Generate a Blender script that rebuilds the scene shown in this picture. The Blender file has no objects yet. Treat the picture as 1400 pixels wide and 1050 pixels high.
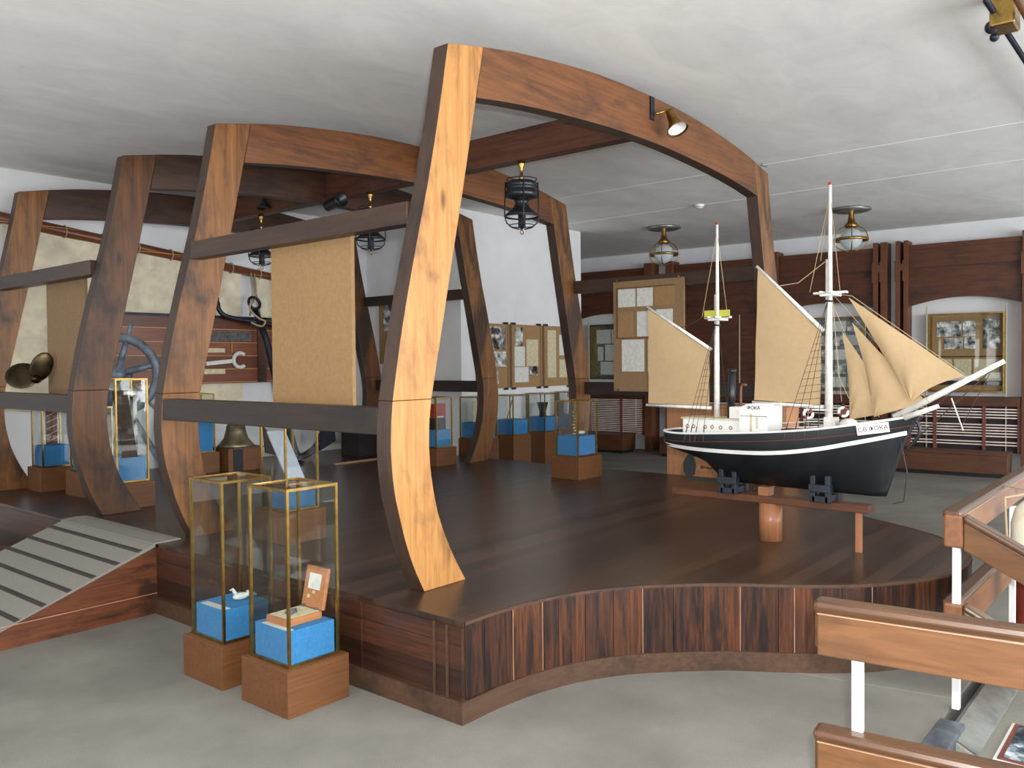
import bpy, bmesh, math, random
from mathutils import Vector, Matrix
random.seed(7)
scn = bpy.context.scene
col = scn.collection
R_ = math.radians

# ------------------------------------------------------------------ camera
CAM = Vector((-5.19856, -3.05341, 1.6))
FPX = 1155.136
rt = Vector((0.63979166, -0.76849378, -0.00916199))
up = Vector((0.02524156, 0.00909655, 0.99963999))
fw = Vector((0.76813378, 0.63979259, -0.02521788))
cd = bpy.data.cameras.new('camera'); cam = bpy.data.objects.new('camera', cd); col.objects.link(cam)
M = Matrix((rt, up, -fw)).transposed().to_4x4(); M.translation = CAM
cam.matrix_world = M
cd.sensor_width = 36; cd.lens = FPX/1400*36; cd.clip_start = .05; cd.clip_end = 100
scn.camera = cam
# ------------------------------------------------------------------ world + lights + exposure
w = bpy.data.worlds.new('world'); scn.world = w; w.use_nodes = True
w.node_tree.nodes['Background'].inputs[0].default_value = (.955, .985, 1, 1)
w.node_tree.nodes['Background'].inputs[1].default_value = .95
def light(name, kind, loc, energy, color=(1,1,1), **kw):
    l = bpy.data.lights.new(name, kind); l.energy = energy; l.color = color
    for k, v in kw.items(): setattr(l, k, v)
    o = bpy.data.objects.new(name, l); col.objects.link(o); o.location = loc; return o
# the camera's own flash, a hand's breadth above and right of the lens
light('camera_flash', 'POINT', CAM + up*.10 + rt*.05 - fw*.02, 620, (1, .99, .97), shadow_soft_size=.03)
# daylight from tall windows behind the photographer
dl = light('window_daylight', 'AREA', (0.0, -8.6, 1.8), 1020, (.95, .98, 1), shape='RECTANGLE', size=11.0, size_y=2.6)
dl.rotation_euler = Vector((0, 1, .42)).to_track_quat('-Z', 'Y').to_euler()
dl2 = light('added_side_fill', 'AREA', (-8.2, 1.2, 1.5), 110, (.95, .98, 1), shape='RECTANGLE', size=5.0, size_y=1.8)  # fill light added at the left to lift the ceiling, no known window there
dl2.rotation_euler = Vector((.8, .0, .62)).to_track_quat('-Z', 'Y').to_euler()
scn.view_settings.view_transform = 'Standard'; scn.view_settings.look = 'None'
scn.view_settings.gamma = 1; scn.view_settings.use_curve_mapping = False
scn.view_settings.exposure = 0.0

# ------------------------------------------------------------------ materials
def lin(c):
    return tuple((v/255/12.92 if v/255 <= .04045 else ((v/255+.055)/1.055)**2.4) for v in c) + (1,)
def base(name, rough=.5, metal=0., spec=.5):
    m = bpy.data.materials.new(name); m.use_nodes = True
    nt = m.node_tree; b = nt.nodes['Principled BSDF']
    b.inputs['Roughness'].default_value = rough; b.inputs['Metallic'].default_value = metal
    b.inputs['Specular IOR Level'].default_value = spec
    return m, nt, b
def ramp(nt, stops):
    r = nt.nodes.new('ShaderNodeValToRGB'); e = r.color_ramp.elements
    while len(e) < len(stops): e.new(.5)
    for k, (p, c) in enumerate(stops): e[k].position = p; e[k].color = lin(c)
    return r
def coords(nt, scale, rot=(0,0,0)):
    t = nt.nodes.new('ShaderNodeTexCoord'); m = nt.nodes.new('ShaderNodeMapping')
    m.inputs['Scale'].default_value = scale; m.inputs['Rotation'].default_value = rot
    nt.links.new(t.outputs['Object'], m.inputs['Vector']); return m
def noise(nt, vec, scale, detail=4, rough=.6, dist=0.):
    n = nt.nodes.new('ShaderNodeTexNoise'); n.inputs['Scale'].default_value = scale
    n.inputs['Detail'].default_value = detail; n.inputs['Roughness'].default_value = rough
    n.inputs['Distortion'].default_value = dist
    if vec: nt.links.new(vec.outputs[0], n.inputs['Vector'])
    return n
def mixc(nt, fac, a, b, mode='MIX'):
    m = nt.nodes.new('ShaderNodeMix'); m.data_type = 'RGBA'; m.blend_type = mode
    L = nt.links
    for sock, v in ((m.inputs[0], fac), (m.inputs[6], a), (m.inputs[7], b)):
        if hasattr(v, 'outputs') or hasattr(v, 'is_linked'): L.new(v, sock) if hasattr(v, 'is_linked') else L.new(v.outputs[0], sock)
        else: sock.default_value = v
    return m
def bump(nt, b, h, s=.2, d=.01):
    n = nt.nodes.new('ShaderNodeBump'); n.inputs['Strength'].default_value = s; n.inputs['Distance'].default_value = d
    nt.links.new(h, n.inputs['Height']); nt.links.new(n.outputs[0], b.inputs['Normal'])
def plain(name, c, rough=.5, metal=0., var=.12, scale=8., spec=.5):
    m, nt, b = base(name, rough, metal, spec)
    n = noise(nt, coords(nt, (1,1,1)), scale)
    lo = tuple(max(0, v*(1-var)) for v in c); hi = tuple(min(255, v*(1+var)) for v in c)
    r = ramp(nt, [(.3, lo), (.7, hi)]); nt.links.new(n.outputs[0], r.inputs[0])
    nt.links.new(r.outputs[0], b.inputs['Base Color']); return m
def wood(name, light_, mid, dark, axis='z', rough=.45, stain=.5, knots=True, stain_scale=2.2, grain=34, spec=.4, st=.4):
    """stained timber: grain along one axis, broad dark smudges, a few knots"""
    m, nt, b = base(name, rough, 0, spec)
    k = {'x': (.05, 1, 1), 'y': (1, .05, 1), 'z': (1, 1, .05)}[axis]
    k2 = {'x': (st, 1, 1), 'y': (1, st, 1), 'z': (1, 1, st)}[axis]
    g = noise(nt, coords(nt, k), grain, 6, .65, .6)
    r = ramp(nt, [(.32, mid), (.68, light_)]); nt.links.new(g.outputs[0], r.inputs[0])
    s = noise(nt, coords(nt, k2), stain_scale, 5, .68, .4)
    lo = .6-.14*stain; sr = ramp(nt, [(lo, (0,0,0)), (lo+.13, (235,235,235))]); nt.links.new(s.outputs[0], sr.inputs[0])
    mx = mixc(nt, sr.outputs[0], r.outputs[0], lin(dark))
    last = mx.outputs[2]
    if stain > .25:
        q = noise(nt, coords(nt, k2), stain_scale*3.4, 4, .7, .5); qr = ramp(nt, [(.5, (0,0,0)), (.66, (150,150,150))]); nt.links.new(q.outputs[0], qr.inputs[0])
        m9 = mixc(nt, qr.outputs[0], last, lin(dark)); last = m9.outputs[2]
    if knots:
        v = nt.nodes.new('ShaderNodeTexVoronoi'); v.inputs['Scale'].default_value = 2.4
        kk = coords(nt, {'x': (.6, 0, 2.0), 'y': (0, .6, 2.0), 'z': (2.0, 0, .7)}[axis]); nt.links.new(kk.outputs[0], v.inputs['Vector'])
        kr = ramp(nt, [(.04, (255,255,255)), (.13, (0,0,0))]); nt.links.new(v.outputs['Distance'], kr.inputs[0])
        mm = nt.nodes.new('ShaderNodeMath'); mm.operation = 'MULTIPLY'; mm.inputs[1].default_value = .75
        nt.links.new(kr.outputs[0], mm.inputs[0])
        m2 = mixc(nt, mm.outputs[0], last, lin(tuple(v*.55 for v in dark))); last = m2.outputs[2]
    nt.links.new(last, b.inputs['Base Color'])
    bump(nt, b, g.outputs[0], .12, .004)
    return m
MAT = {}
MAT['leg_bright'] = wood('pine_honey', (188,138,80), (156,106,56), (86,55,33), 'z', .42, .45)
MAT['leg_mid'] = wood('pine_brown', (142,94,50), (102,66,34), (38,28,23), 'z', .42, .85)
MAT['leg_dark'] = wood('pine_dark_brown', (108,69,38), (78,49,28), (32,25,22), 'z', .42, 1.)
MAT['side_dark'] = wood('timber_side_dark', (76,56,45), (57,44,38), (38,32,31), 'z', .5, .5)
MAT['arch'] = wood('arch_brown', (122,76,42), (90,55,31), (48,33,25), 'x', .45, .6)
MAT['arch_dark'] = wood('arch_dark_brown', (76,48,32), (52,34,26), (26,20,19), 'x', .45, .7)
MAT['rail'] = wood('rail_brown', (74,52,38), (52,37,30), (32,27,26), 'y', .4, .6, False)
MAT['ridge'] = wood('ridge_brown', (98,58,38), (66,38,28), (36,26,26), 'y', .5, .6, False)
MAT['bench'] = wood('bench_brown', (100,62,38), (76,47,30), (46,31,24), 'y', .5, .4, False)
MAT['panel'] = wood('panel_redbrown', (98,56,36), (72,41,28), (42,28,22), 'y', .5, .45, False)
MAT['post'] = wood('post_redbrown', (116,70,44), (86,52,34), (50,33,26), 'z', .5, .35, False)
MAT['balust'] = wood('balustrade_wood', (116,79,50), (92,61,37), (58,43,34), 'y', .3, .45, True, 1.6, 30, .5)
MAT['balust_x'] = wood('balustrade_wood_x', (140,94,64), (114,74,50), (74,52,42), 'x', .35, .4, True, 1.6, 26, .5)
MAT['balust_cap'] = wood('balustrade_cap', (92,61,37), (70,45,28), (44,32,26), 'y', .25, .4, False, 1.6, 26, .6)
MAT['veneer'] = wood('plinth_veneer', (112,72,40), (92,57,31), (78,49,28), 'x', .5, .4, False, 2, 60)
MAT['ply'] = wood('plywood', (184,132,94), (168,116,80), (144,96,66), 'z', .55, .2, False)
MAT['stand'] = wood('stand_wood', (104,62,40), (80,48,32), (54,36,28), 'y', .35, .3, False)
MAT['stand_post'] = wood('stand_post_wood', (164,112,78), (138,90,60), (98,64,44), 'z', .3, .2, False)
MAT['boxwood'] = wood('instrument_box_wood', (182,122,78), (164,104,64), (130,78,48), 'x', .4, .2, False)
MAT['brass'] = plain('brass', (160,130,72), .28, 1., .12, 20)
MAT['brass_dull'] = plain('brass_aged', (150,116,62), .35, 1., .2, 12)
MAT['bronze'] = plain('bronze', (74,64,46), .34, 1., .35, 6)
MAT['bell'] = plain('bell_bronze', (124,112,88), .42, .7, .25, 6)
MAT['rail_dark'] = wood('rail_dark', (54,43,35), (40,32,28), (26,22,22), 'y', .4, .6, False)
MAT['blue'] = plain('blue_cloth', (52,122,178), .9, 0, .06, 60)
MAT['white'] = plain('white_paint', (226,226,224), .45, 0, .03)
MAT['white_wood'] = plain('white_painted_wood', (214,212,206), .5, 0, .08, 20)
MAT['white_post'] = plain('white_baluster', (236,236,236), .4, 0, .02)
MAT['ceilline'] = plain('ceiling_joint', (246,246,244), .85, 0, .01)
MAT['paper'] = plain('paper', (206,206,200), .8, 0, .06, 30)
MAT['paper_old'] = plain('aged_paper', (196,186,156), .8, 0, .08, 30)
MAT['board'] = plain('tan_board', (152,120,80), .75, 0, .05, 40)
MAT['board2'] = plain('tan_board_two', (138,110,78), .75, 0, .05, 40)
MAT['black'] = plain('black_paint', (24,26,30), .35, 0, .3)
MAT['steel'] = plain('grey_steel', (112,120,130), .4, .7, .2, 14)
MAT['wheelmetal'] = plain('wheel_grey_paint', (100,110,122), .45, .1, .25, 12)
MAT['iron'] = plain('dark_iron', (40,42,52), .45, .5, .3)
MAT['hull'] = plain('hull_black_green', (21,26,28), .38, 0, .3, 5)
MAT['cradle'] = plain('cradle_blue_black', (26,34,43), .5, 0, .25)
MAT['deck'] = plain('red_brown_deck', (112,62,52), .6, 0, .15)
MAT['redline'] = plain('red_line', (110,48,44), .5)
MAT['sail'] = plain('tan_sailcloth', (178,152,115), .85, 0, .02, 30)
MAT['canvas'] = plain('old_canvas', (208,198,174), .9, 0, .1, 5)
MAT['rope'] = plain('rope', (168,146,116), .9, 0, .1)
MAT['darkrope'] = plain('tarred_rope', (62,50,44), .9, 0, .1)
MAT['yellow'] = plain('yellow_cloth', (176,178,62), .7, 0, .05)
MAT['red'] = plain('red_paint', (158,36,34), .5, 0, .1)
MAT['floatred'] = plain('float_red', (118,46,36), .5, 0, .12)
MAT['floatwhite'] = plain('float_white', (232,228,208), .5, 0, .05)
MAT['letter'] = plain('letter_dark_red', (84,26,28), .6)
MAT['lampgrey'] = plain('zinc_lamp_plate', (150,156,150), .3, .8, .15)
MAT['carpet_strip'] = plain('ramp_batten', (60,52,50), .8, 0, .1)
MAT['greypanel'] = plain('grey_lacquer', (168,174,188), .5, 0, .05)
MAT['plaque'] = plain('dark_carved_wood', (74,72,74), .6, 0, .35, 24)
MAT['louvre'] = plain('louvre_slat', (226,208,198), .5, 0, .08)
MAT['darkrecess'] = plain('dark_recess', (38,28,32), .8, 0, .1)
MAT['reflector'] = plain('white_reflector', (245,245,248), .3)
def photo(name, s=9, seed=0., c=((20,20,24), (120,120,120), (226,226,222))):
    m, nt, b = base(name, .35)
    mp = coords(nt, (1,1,1)); mp.inputs['Location'].default_value = (seed, seed*1.7, seed*.6)
    n = noise(nt, mp, s, 5, .6)
    r = ramp(nt, [(.38, c[0]), (.5, c[1]), (.62, c[2])]); nt.links.new(n.outputs[0], r.inputs[0])
    nt.links.new(r.outputs[0], b.inputs['Base Color']); return m
MAT['photo'] = photo('photo_print', 11, 1)
MAT['photo2'] = photo('photo_print_light', 9, 5, ((40,40,44), (168,168,168), (236,236,232)))
MAT['photo3'] = photo('photo_print_blue', 14, 3, ((14,34,44), (70,98,116), (206,214,220)))
# carpet
m, nt, b = base('grey_carpet', .95, 0, .2)
n1 = noise(nt, coords(nt, (1,1,1)), 260, 3); n2 = noise(nt, coords(nt, (1,1,1)), 1.3, 4)
r1 = ramp(nt, [(.3, (116,113,106)), (.7, (149,146,138))]); nt.links.new(n1.outputs[0], r1.inputs[0])
r2 = ramp(nt, [(.3, (208,208,208)), (.7, (255,255,255))]); nt.links.new(n2.outputs[0], r2.inputs[0])
mx = mixc(nt, 1., r1.outputs[0], r2.outputs[0], 'MULTIPLY'); nt.links.new(mx.outputs[2], b.inputs['Base Color'])
bump(nt, b, n1.outputs[0], .3, .004); MAT['carpet'] = m
m, nt, b = base('ramp_carpet', .95, 0, .2)
n1 = noise(nt, coords(nt, (1,1,1)), 220, 3); r1 = ramp(nt, [(.3, (122,120,112)), (.7, (146,144,135))]); nt.links.new(n1.outputs[0], r1.inputs[0])
nt.links.new(r1.outputs[0], b.inputs['Base Color']); MAT['ramp_carpet'] = m
# ceiling plaster with long brushed streaks
m, nt, b = base('ceiling_plaster', .85, 0, .2)
n1 = noise(nt, coords(nt, (.7,1.3,1), (0,0,.3)), 1.5, 7, .68, .5)
r1 = ramp(nt, [(.3, (218,218,217)), (.7, (240,240,238))]); nt.links.new(n1.outputs[0], r1.inputs[0])
nt.links.new(r1.outputs[0], b.inputs['Base Color']); bump(nt, b, n1.outputs[0], .12, .01); MAT['ceiling'] = m
MAT['wall'] = plain('white_wall', (222,222,224), .8, 0, .02, 3, .2)
# boarded floors: plank seams are grooves drawn in the material
def planks(name, axis, width, c1, c2, seam, rough, coat=0., dirs='xy', smudge=(255,255,255), spec=.5):
    m, nt, b = base(name, rough, 0, spec)
    t = nt.nodes.new('ShaderNodeTexCoord'); sp = nt.nodes.new('ShaderNodeSeparateXYZ'); nt.links.new(t.outputs['Object'], sp.inputs[0])
    d = nt.nodes.new('ShaderNodeMath'); d.operation = 'DIVIDE'; nt.links.new(sp.outputs[axis.upper()], d.inputs[0]); d.inputs[1].default_value = width
    f = nt.nodes.new('ShaderNodeMath'); f.operation = 'FRACT'; nt.links.new(d.outputs[0], f.inputs[0])
    fl = nt.nodes.new('ShaderNodeMath'); fl.operation = 'FLOOR'; nt.links.new(d.outputs[0], fl.inputs[0])
    wn = nt.nodes.new('ShaderNodeTexWhiteNoise'); wn.noise_dimensions = '1D'; nt.links.new(fl.outputs[0], wn.inputs['W'])
    lt = nt.nodes.new('ShaderNodeMath'); lt.operation = 'LESS_THAN'; lt.inputs[1].default_value = .035; nt.links.new(f.outputs[0], lt.inputs[0])
    k = {'x': (.05,1,1), 'y': (1,.05,1), 'z': (1,1,.05)}[dirs]
    g = noise(nt, coords(nt, k), 40, 6, .65, .4)
    r = ramp(nt, [(.3, c1), (.7, c2)]); nt.links.new(g.outputs[0], r.inputs[0])
    pr = ramp(nt, [(0, (170,170,170)), (1, (255,255,255))]); nt.links.new(wn.outputs[0], pr.inputs[0])
    mx = mixc(nt, 1., r.outputs[0], pr.outputs[0], 'MULTIPLY')
    s = noise(nt, coords(nt, {'x': (.3,1,1), 'y': (1,.3,1), 'z': (1,1,.3)}[dirs]), 4, 5, .7)
    sr = ramp(nt, [(.42, (0,0,0)), (.7, (200,200,200))]); nt.links.new(s.outputs[0], sr.inputs[0])
    m3 = mixc(nt, sr.outputs[0], mx.outputs[2], lin(smudge))
    m2 = mixc(nt, lt.outputs[0], m3.outputs[2], lin(seam)); nt.links.new(m2.outputs[2], b.inputs['Base Color'])
    bump(nt, b, g.outputs[0], .06, .003)
    return m
MAT['stagefloor'] = planks('stage_floor_boards', 'y', .11, (64,46,36), (88,65,50), (32,24,21), .3, smudge=(54,42,35), dirs='x')
MAT['stageside'] = planks('stage_side_boards', 'z', .115, (50,30,22), (92,54,34), (30,20,18), .38, smudge=(30,22,21), dirs='y')
MAT['stageplank'] = wood('stage_upright_board', (104,60,36), (48,32,26), (26,22,24), 'z', .36, .8, False, 16, 60, st=.1)
MAT['stageplank2'] = wood('stage_upright_board_two', (86,50,32), (38,27,24), (22,20,23), 'z', .36, 1., False, 20, 60, st=.1)
MAT['skirt'] = wood('stage_skirting', (88,63,46), (66,47,36), (44,34,28), 'x', .5, .4, False)
MAT['seam'] = plain('pale_seam', (176,134,104), .6)
MAT['rampside'] = wood('ramp_side_board', (118,68,42), (84,48,32), (46,30,25), 'x', .4, .7, False, 5, 40)
MAT['planking'] = planks('mahogany_planking', 'z', .155, (112,60,36), (142,80,48), (206,150,80), .35, smudge=(96,50,32), dirs='x')
# thin clear glass
m = bpy.data.materials.new('clear_glass'); m.use_nodes = True; nt = m.node_tree; nt.nodes.clear()
o = nt.nodes.new('ShaderNodeOutputMaterial'); mxs = nt.nodes.new('ShaderNodeMixShader'); tr = nt.nodes.new('ShaderNodeBsdfTransparent'); gl = nt.nodes.new('ShaderNodeBsdfGlossy')
lw = nt.nodes.new('ShaderNodeLayerWeight'); lw.inputs[0].default_value = .5; pw = nt.nodes.new('ShaderNodeMath'); pw.operation = 'POWER'; pw.inputs[1].default_value = 4.
fr = nt.nodes.new('ShaderNodeMath'); fr.operation = 'MULTIPLY_ADD'; fr.inputs[1].default_value = .7; fr.inputs[2].default_value = .035; nt.links.new(lw.outputs['Facing'], pw.inputs[0]); nt.links.new(pw.outputs[0], fr.inputs[0]); tr.inputs[0].default_value = (.965,.98,.972,1); gl.inputs['Roughness'].default_value = .02
nt.links.new(fr.outputs[0], mxs.inputs[0]); nt.links.new(tr.outputs[0], mxs.inputs[1]); nt.links.new(gl.outputs[0], mxs.inputs[2]); nt.links.new(mxs.outputs[0], o.inputs[0])
MAT['glass'] = m
m, nt, b = base('lamp_bulb_glass', .1); b.inputs['Base Color'].default_value = (.82,.9,.95,1); b.inputs['Transmission Weight'].default_value = .55; MAT['globe'] = m

# ------------------------------------------------------------------ mesh helpers
class MB:
    def __init__(s): s.v = []; s.f = []
    def add(s, vs, fs):
        o = len(s.v); s.v += [Vector(p) for p in vs]; s.f += [tuple(o+i for i in f) for f in fs]; return s
    def box(s, x0, y0, z0, x1, y1, z1, M=None):
        vs = [Vector((x, y, z)) for x in (x0, x1) for y in (y0, y1) for z in (z0, z1)]
        if M: vs = [M @ p for p in vs]
        return s.add(vs, [(0,1,3,2), (4,6,7,5), (0,4,5,1), (2,3,7,6), (0,2,6,4), (1,5,7,3)])
    def bar(s, a, b, wx, wz, roll=0):
        a, b = Vector(a), Vector(b); d = (b-a); L = d.length; q = d.to_track_quat('Y', 'Z').to_matrix().to_4x4()
        return s.box(-wx/2, 0, -wz/2, wx/2, L, wz/2, Matrix.Translation(a) @ q)
    def tube(s, pts, r, n=8, caps=True):
        pts = [Vector(p) for p in pts]; rs = r if isinstance(r, (list, tuple)) else [r]*len(pts)
        vs = []; fs = []; N = None
        for i, p in enumerate(pts):
            t = (pts[min(i+1, len(pts)-1)] - pts[max(i-1, 0)]).normalized()
            if N is None: N = t.orthogonal().normalized()
            else: N = (N - t*N.dot(t)); N = N.normalized() if N.length > 1e-6 else t.orthogonal().normalized()
            B = t.cross(N)
            for k in range(n):
                a = 2*math.pi*k/n; vs.append(p + (N*math.cos(a) + B*math.sin(a))*rs[i])
        for i in range(len(pts)-1):
            for k in range(n): fs.append((i*n+k, i*n+(k+1) % n, (i+1)*n+(k+1) % n, (i+1)*n+k))
        if caps: fs += [tuple(range(n))[::-1], tuple((len(pts)-1)*n+k for k in range(n))]
        return s.add(vs, fs)
    def lathe(s, prof, n=24, M=None):
        vs = []; fs = []
        for r, z in prof:
            for k in range(n):
                a = 2*math.pi*k/n; p = Vector((r*math.cos(a), r*math.sin(a), z)); vs.append(M @ p if M else p)
        for i in range(len(prof)-1):
            for k in range(n): fs.append((i*n+k, i*n+(k+1) % n, (i+1)*n+(k+1) % n, (i+1)*n+k))
        return s.add(vs, fs)
    def torus(s, c, R, r, M=None, n=24, m=8, a0=0, a1=2*math.pi):
        full = abs(a1-a0-2*math.pi) < 1e-6; N = n if full else n+1
        pts = [Vector((R*math.cos(a0+(a1-a0)*k/n), R*math.sin(a0+(a1-a0)*k/n), 0)) for k in range(N)]
        vs = []; fs = []
        for p in pts:
            u = p.normalized()
            for j in range(m):
                b_ = 2*math.pi*j/m; q = p + u*math.cos(b_)*r + Vector((0,0,math.sin(b_)*r)); vs.append(Vector(c) + (M @ q if M else q))
        for k in range(n):
            k2 = (k+1) % N
            for j in range(m): fs.append((k*m+j, k*m+(j+1) % m, k2*m+(j+1) % m, k2*m+j))
        return s.add(vs, fs)
    def prism(s, poly, fn):
        """closed polygon extruded: fn(u, v, side) gives the point for side 0 and 1"""
        n = len(poly); vs = [fn(u, v, 0) for u, v in poly] + [fn(u, v, 1) for u, v in poly]
        fs = [tuple(range(n)), tuple(range(2*n-1, n-1, -1))] + [(i, n+i, n+(i+1) % n, (i+1) % n) for i in range(n)]
        return s.add(vs, fs)
    def ribbon(s, A, B, off):
        """solid strip between two matching polylines, thickened by the vector off"""
        n = len(A); off = Vector(off); A = [Vector(p) for p in A]; B = [Vector(p) for p in B]
        vs = A + B + [p+off for p in A] + [p+off for p in B]; fs = []
        for i in range(n-1):
            fs += [(i, i+1, n+i+1, n+i), (2*n+i, 3*n+i, 3*n+i+1, 2*n+i+1), (i, 2*n+i, 2*n+i+1, i+1), (n+i, n+i+1, 3*n+i+1, 3*n+i)]
        fs += [(0, n, 3*n, 2*n), (n-1, 3*n-1, 4*n-1, 2*n-1)]
        return s.add(vs, fs)
    def sphere(s, c, r, n=16, m=10, sc=(1,1,1), M=None):
        vs = []; fs = []
        for i in range(m+1):
            t = math.pi*i/m
            for k in range(n):
                a = 2*math.pi*k/n; q = Vector((math.sin(t)*math.cos(a)*sc[0], math.sin(t)*math.sin(a)*sc[1], math.cos(t)*sc[2]))*r
                vs.append(Vector(c) + (M @ q if M else q))
        for i in range(m):
            for k in range(n): fs.append((i*n+k, i*n+(k+1) % n, (i+1)*n+(k+1) % n, (i+1)*n+k))
        return s.add(vs, fs)
    def build(s, name, mat, parent=None, smooth=False, bevel=0., world=True):
        """vertices are given in world space unless world=False; a part is stored relative to its thing"""
        me = bpy.data.meshes.new(name); off = Vector((0,0,0))
        if parent is not None and world:
            p = parent
            while p is not None: off += p.location; p = p.parent
        me.from_pydata([tuple(v-off) for v in s.v], [], s.f)
        bm = bmesh.new(); bm.from_mesh(me); bmesh.ops.remove_doubles(bm, verts=bm.verts, dist=1e-5)
        bmesh.ops.recalc_face_normals(bm, faces=bm.faces); bm.to_mesh(me); bm.free()
        if smooth:
            for p in me.polygons: p.use_smooth = True
        o = bpy.data.objects.new(name, me); col.objects.link(o)
        me.materials.append(MAT[mat] if isinstance(mat, str) else mat)
        if parent is not None: o.parent = parent
        if bevel:
            b = o.modifiers.new('bevel', 'BEVEL'); b.width = bevel; b.segments = 2; b.limit_method = 'ANGLE'; b.angle_limit = R_(40)
        return o
def tag(o, label=None, cat=None, group=None, kind=None):
    if label: o['label'] = label
    if cat: o['category'] = cat
    if group: o['group'] = group
    if kind: o['kind'] = kind
    return o
def thing(name, label, cat, loc=(0,0,0), rz=0., group=None):
    o = bpy.data.objects.new(name, None); o.empty_display_size = .1; col.objects.link(o)
    o.location = loc; o.rotation_euler = (0,0,rz); return tag(o, label, cat, group)
def copy_tree(o, parent=None):
    c = o.copy(); col.objects.link(c)
    if parent is not None: c.parent = parent
    for ch in [q for q in bpy.data.objects if q.parent == o]: copy_tree(ch, c)
    return c
def lerp(a, b, t): return a+(b-a)*t
def interp(tab, z):
    tab = sorted(tab)
    if z <= tab[0][0]: return tab[0][1]
    for (a, va), (b, vb) in zip(tab, tab[1:]):
        if z <= b: return lerp(va, vb, (z-a)/(b-a))
    return tab[-1][1]
def smoothpts(P, n=6):
    """Catmull-Rom through the points"""
    P = [Vector(p) for p in P]; out = []
    for i in range(len(P)-1):
        p0, p1, p2, p3 = P[max(i-1,0)], P[i], P[i+1], P[min(i+2, len(P)-1)]
        for k in range(n):
            t = k/n; out.append(.5*((2*p1)+(p2-p0)*t+(2*p0-5*p1+4*p2-p3)*t*t+(3*p1-p0-3*p2+p3)*t**3))
    return out + [P[-1]]

# ------------------------------------------------------------------ the room
H = 3.56; ST = .45
fl = MB()
fl.box(-9, -2.13, -.1, 9.2, 9, 0).box(-9, -9, -.1, -1.75, -2.13, 0).box(-1.75, -9, -.1, 9.2, -4.6, 0)
tag(fl.build('floor', 'carpet'), kind='structure')
tag(MB().box(-9, -9, H, 9.2, 9, H+.15).build('ceiling', 'ceiling'), kind='structure')
tag(MB().box(-9, 6.12, 0, 2.8, 6.3, H).build('wall_back', 'wall'), kind='structure')
tag(MB().box(2.65, 4.32, 0, 5.3, 8.9, H).build('wall_pier', 'wall'), kind='structure')
tag(MB().box(5.3, 8.8, 0, 8.4, 9, H).build('wall_rear', 'wall'), kind='structure')
TH = .044
def wx(y, d=0.): return 8.2 - TH*y - d            # face of the far wall at y, d towards the room
tag(MB().prism([(-4.5, 0), (9, 0)], lambda u, v, s: (0,0,0)) and MB().add(
    [(wx(-4.5)+.16, -4.5, 0), (wx(9)+.16, 9, 0), (wx(9)+.36, 9, 0), (wx(-4.5)+.36, -4.5, 0),
     (wx(-4.5)+.16, -4.5, H), (wx(9)+.16, 9, H), (wx(9)+.36, 9, H), (wx(-4.5)+.36, -4.5, H)],
    [(0,1,2,3), (4,7,6,5), (0,4,5,1), (2,6,7,3), (1,5,6,2), (0,3,7,4)]).build('wall_far', 'wall'), kind='structure')
# joint line running across the ceiling
tag(MB().bar((4.45, -3.5, H-.001), (4.6, 6, H-.001), .008, .003).build('trim_1', 'ceilline'), kind='structure')
tag(MB().bar((2.95, -3.5, H-.001), (3.0, 4.3, H-.001), .008, .003).build('trim_2', 'ceilline'), kind='structure')

tag(MB().bar((-.98, -1.42, .0005), (-.85, -2.12, .0005), .012, .001).build('trim_3', 'ramp_carpet'), kind='structure')
# ------------------------------------------------------------------ stage (dark boarded platform with a bulging front)
half = [(0,-2.0), (.22,-1.98), (.44,-1.9), (.62,-1.79), (.78,-1.66), (.92,-1.49), (1.04,-1.31), (1.14,-1.14), (1.27,-.99), (1.48,-.78), (1.62,-.685), (1.76,-.61), (1.92,-.555), (2.08,-.52), (2.28,-.5), (2.48,-.5)]
front = [(-x, y) for x, y in half[::-1]] + half[1:]
out = front + [(2.42, 1.0), (2.42, 6.1), (-2.5, 6.1)]
stage = thing('stage_platform', 'low dark timber stage with a curved bulging front, glossy boarded top under the timber arches', 'stage', (0, 0, 0))
MB().prism(out, lambda u, v, s: (u, v, ST-.03 if s else ST)).build('deck_boards', 'stagefloor', stage)
MB().prism([(u*.985, v*.985+(.01 if v < 0 else 0)) for u, v in out], lambda u, v, s: (u, v, .0 if s else ST-.03)).build('core', 'side_dark', stage)
MB().box(-2.5, -.5, .1, -2.47, 6.1, ST-.025).build('side_boarding', 'stageside', stage)
MB().box(-2.515, -.515, 0, -2.465, 6.1, .1).build('side_skirting', 'skirt', stage)
MB().box(2.38, -.5, .0, 2.42, 6.1, ST-.025).build('side_boarding', 'stageside', stage)
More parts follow.
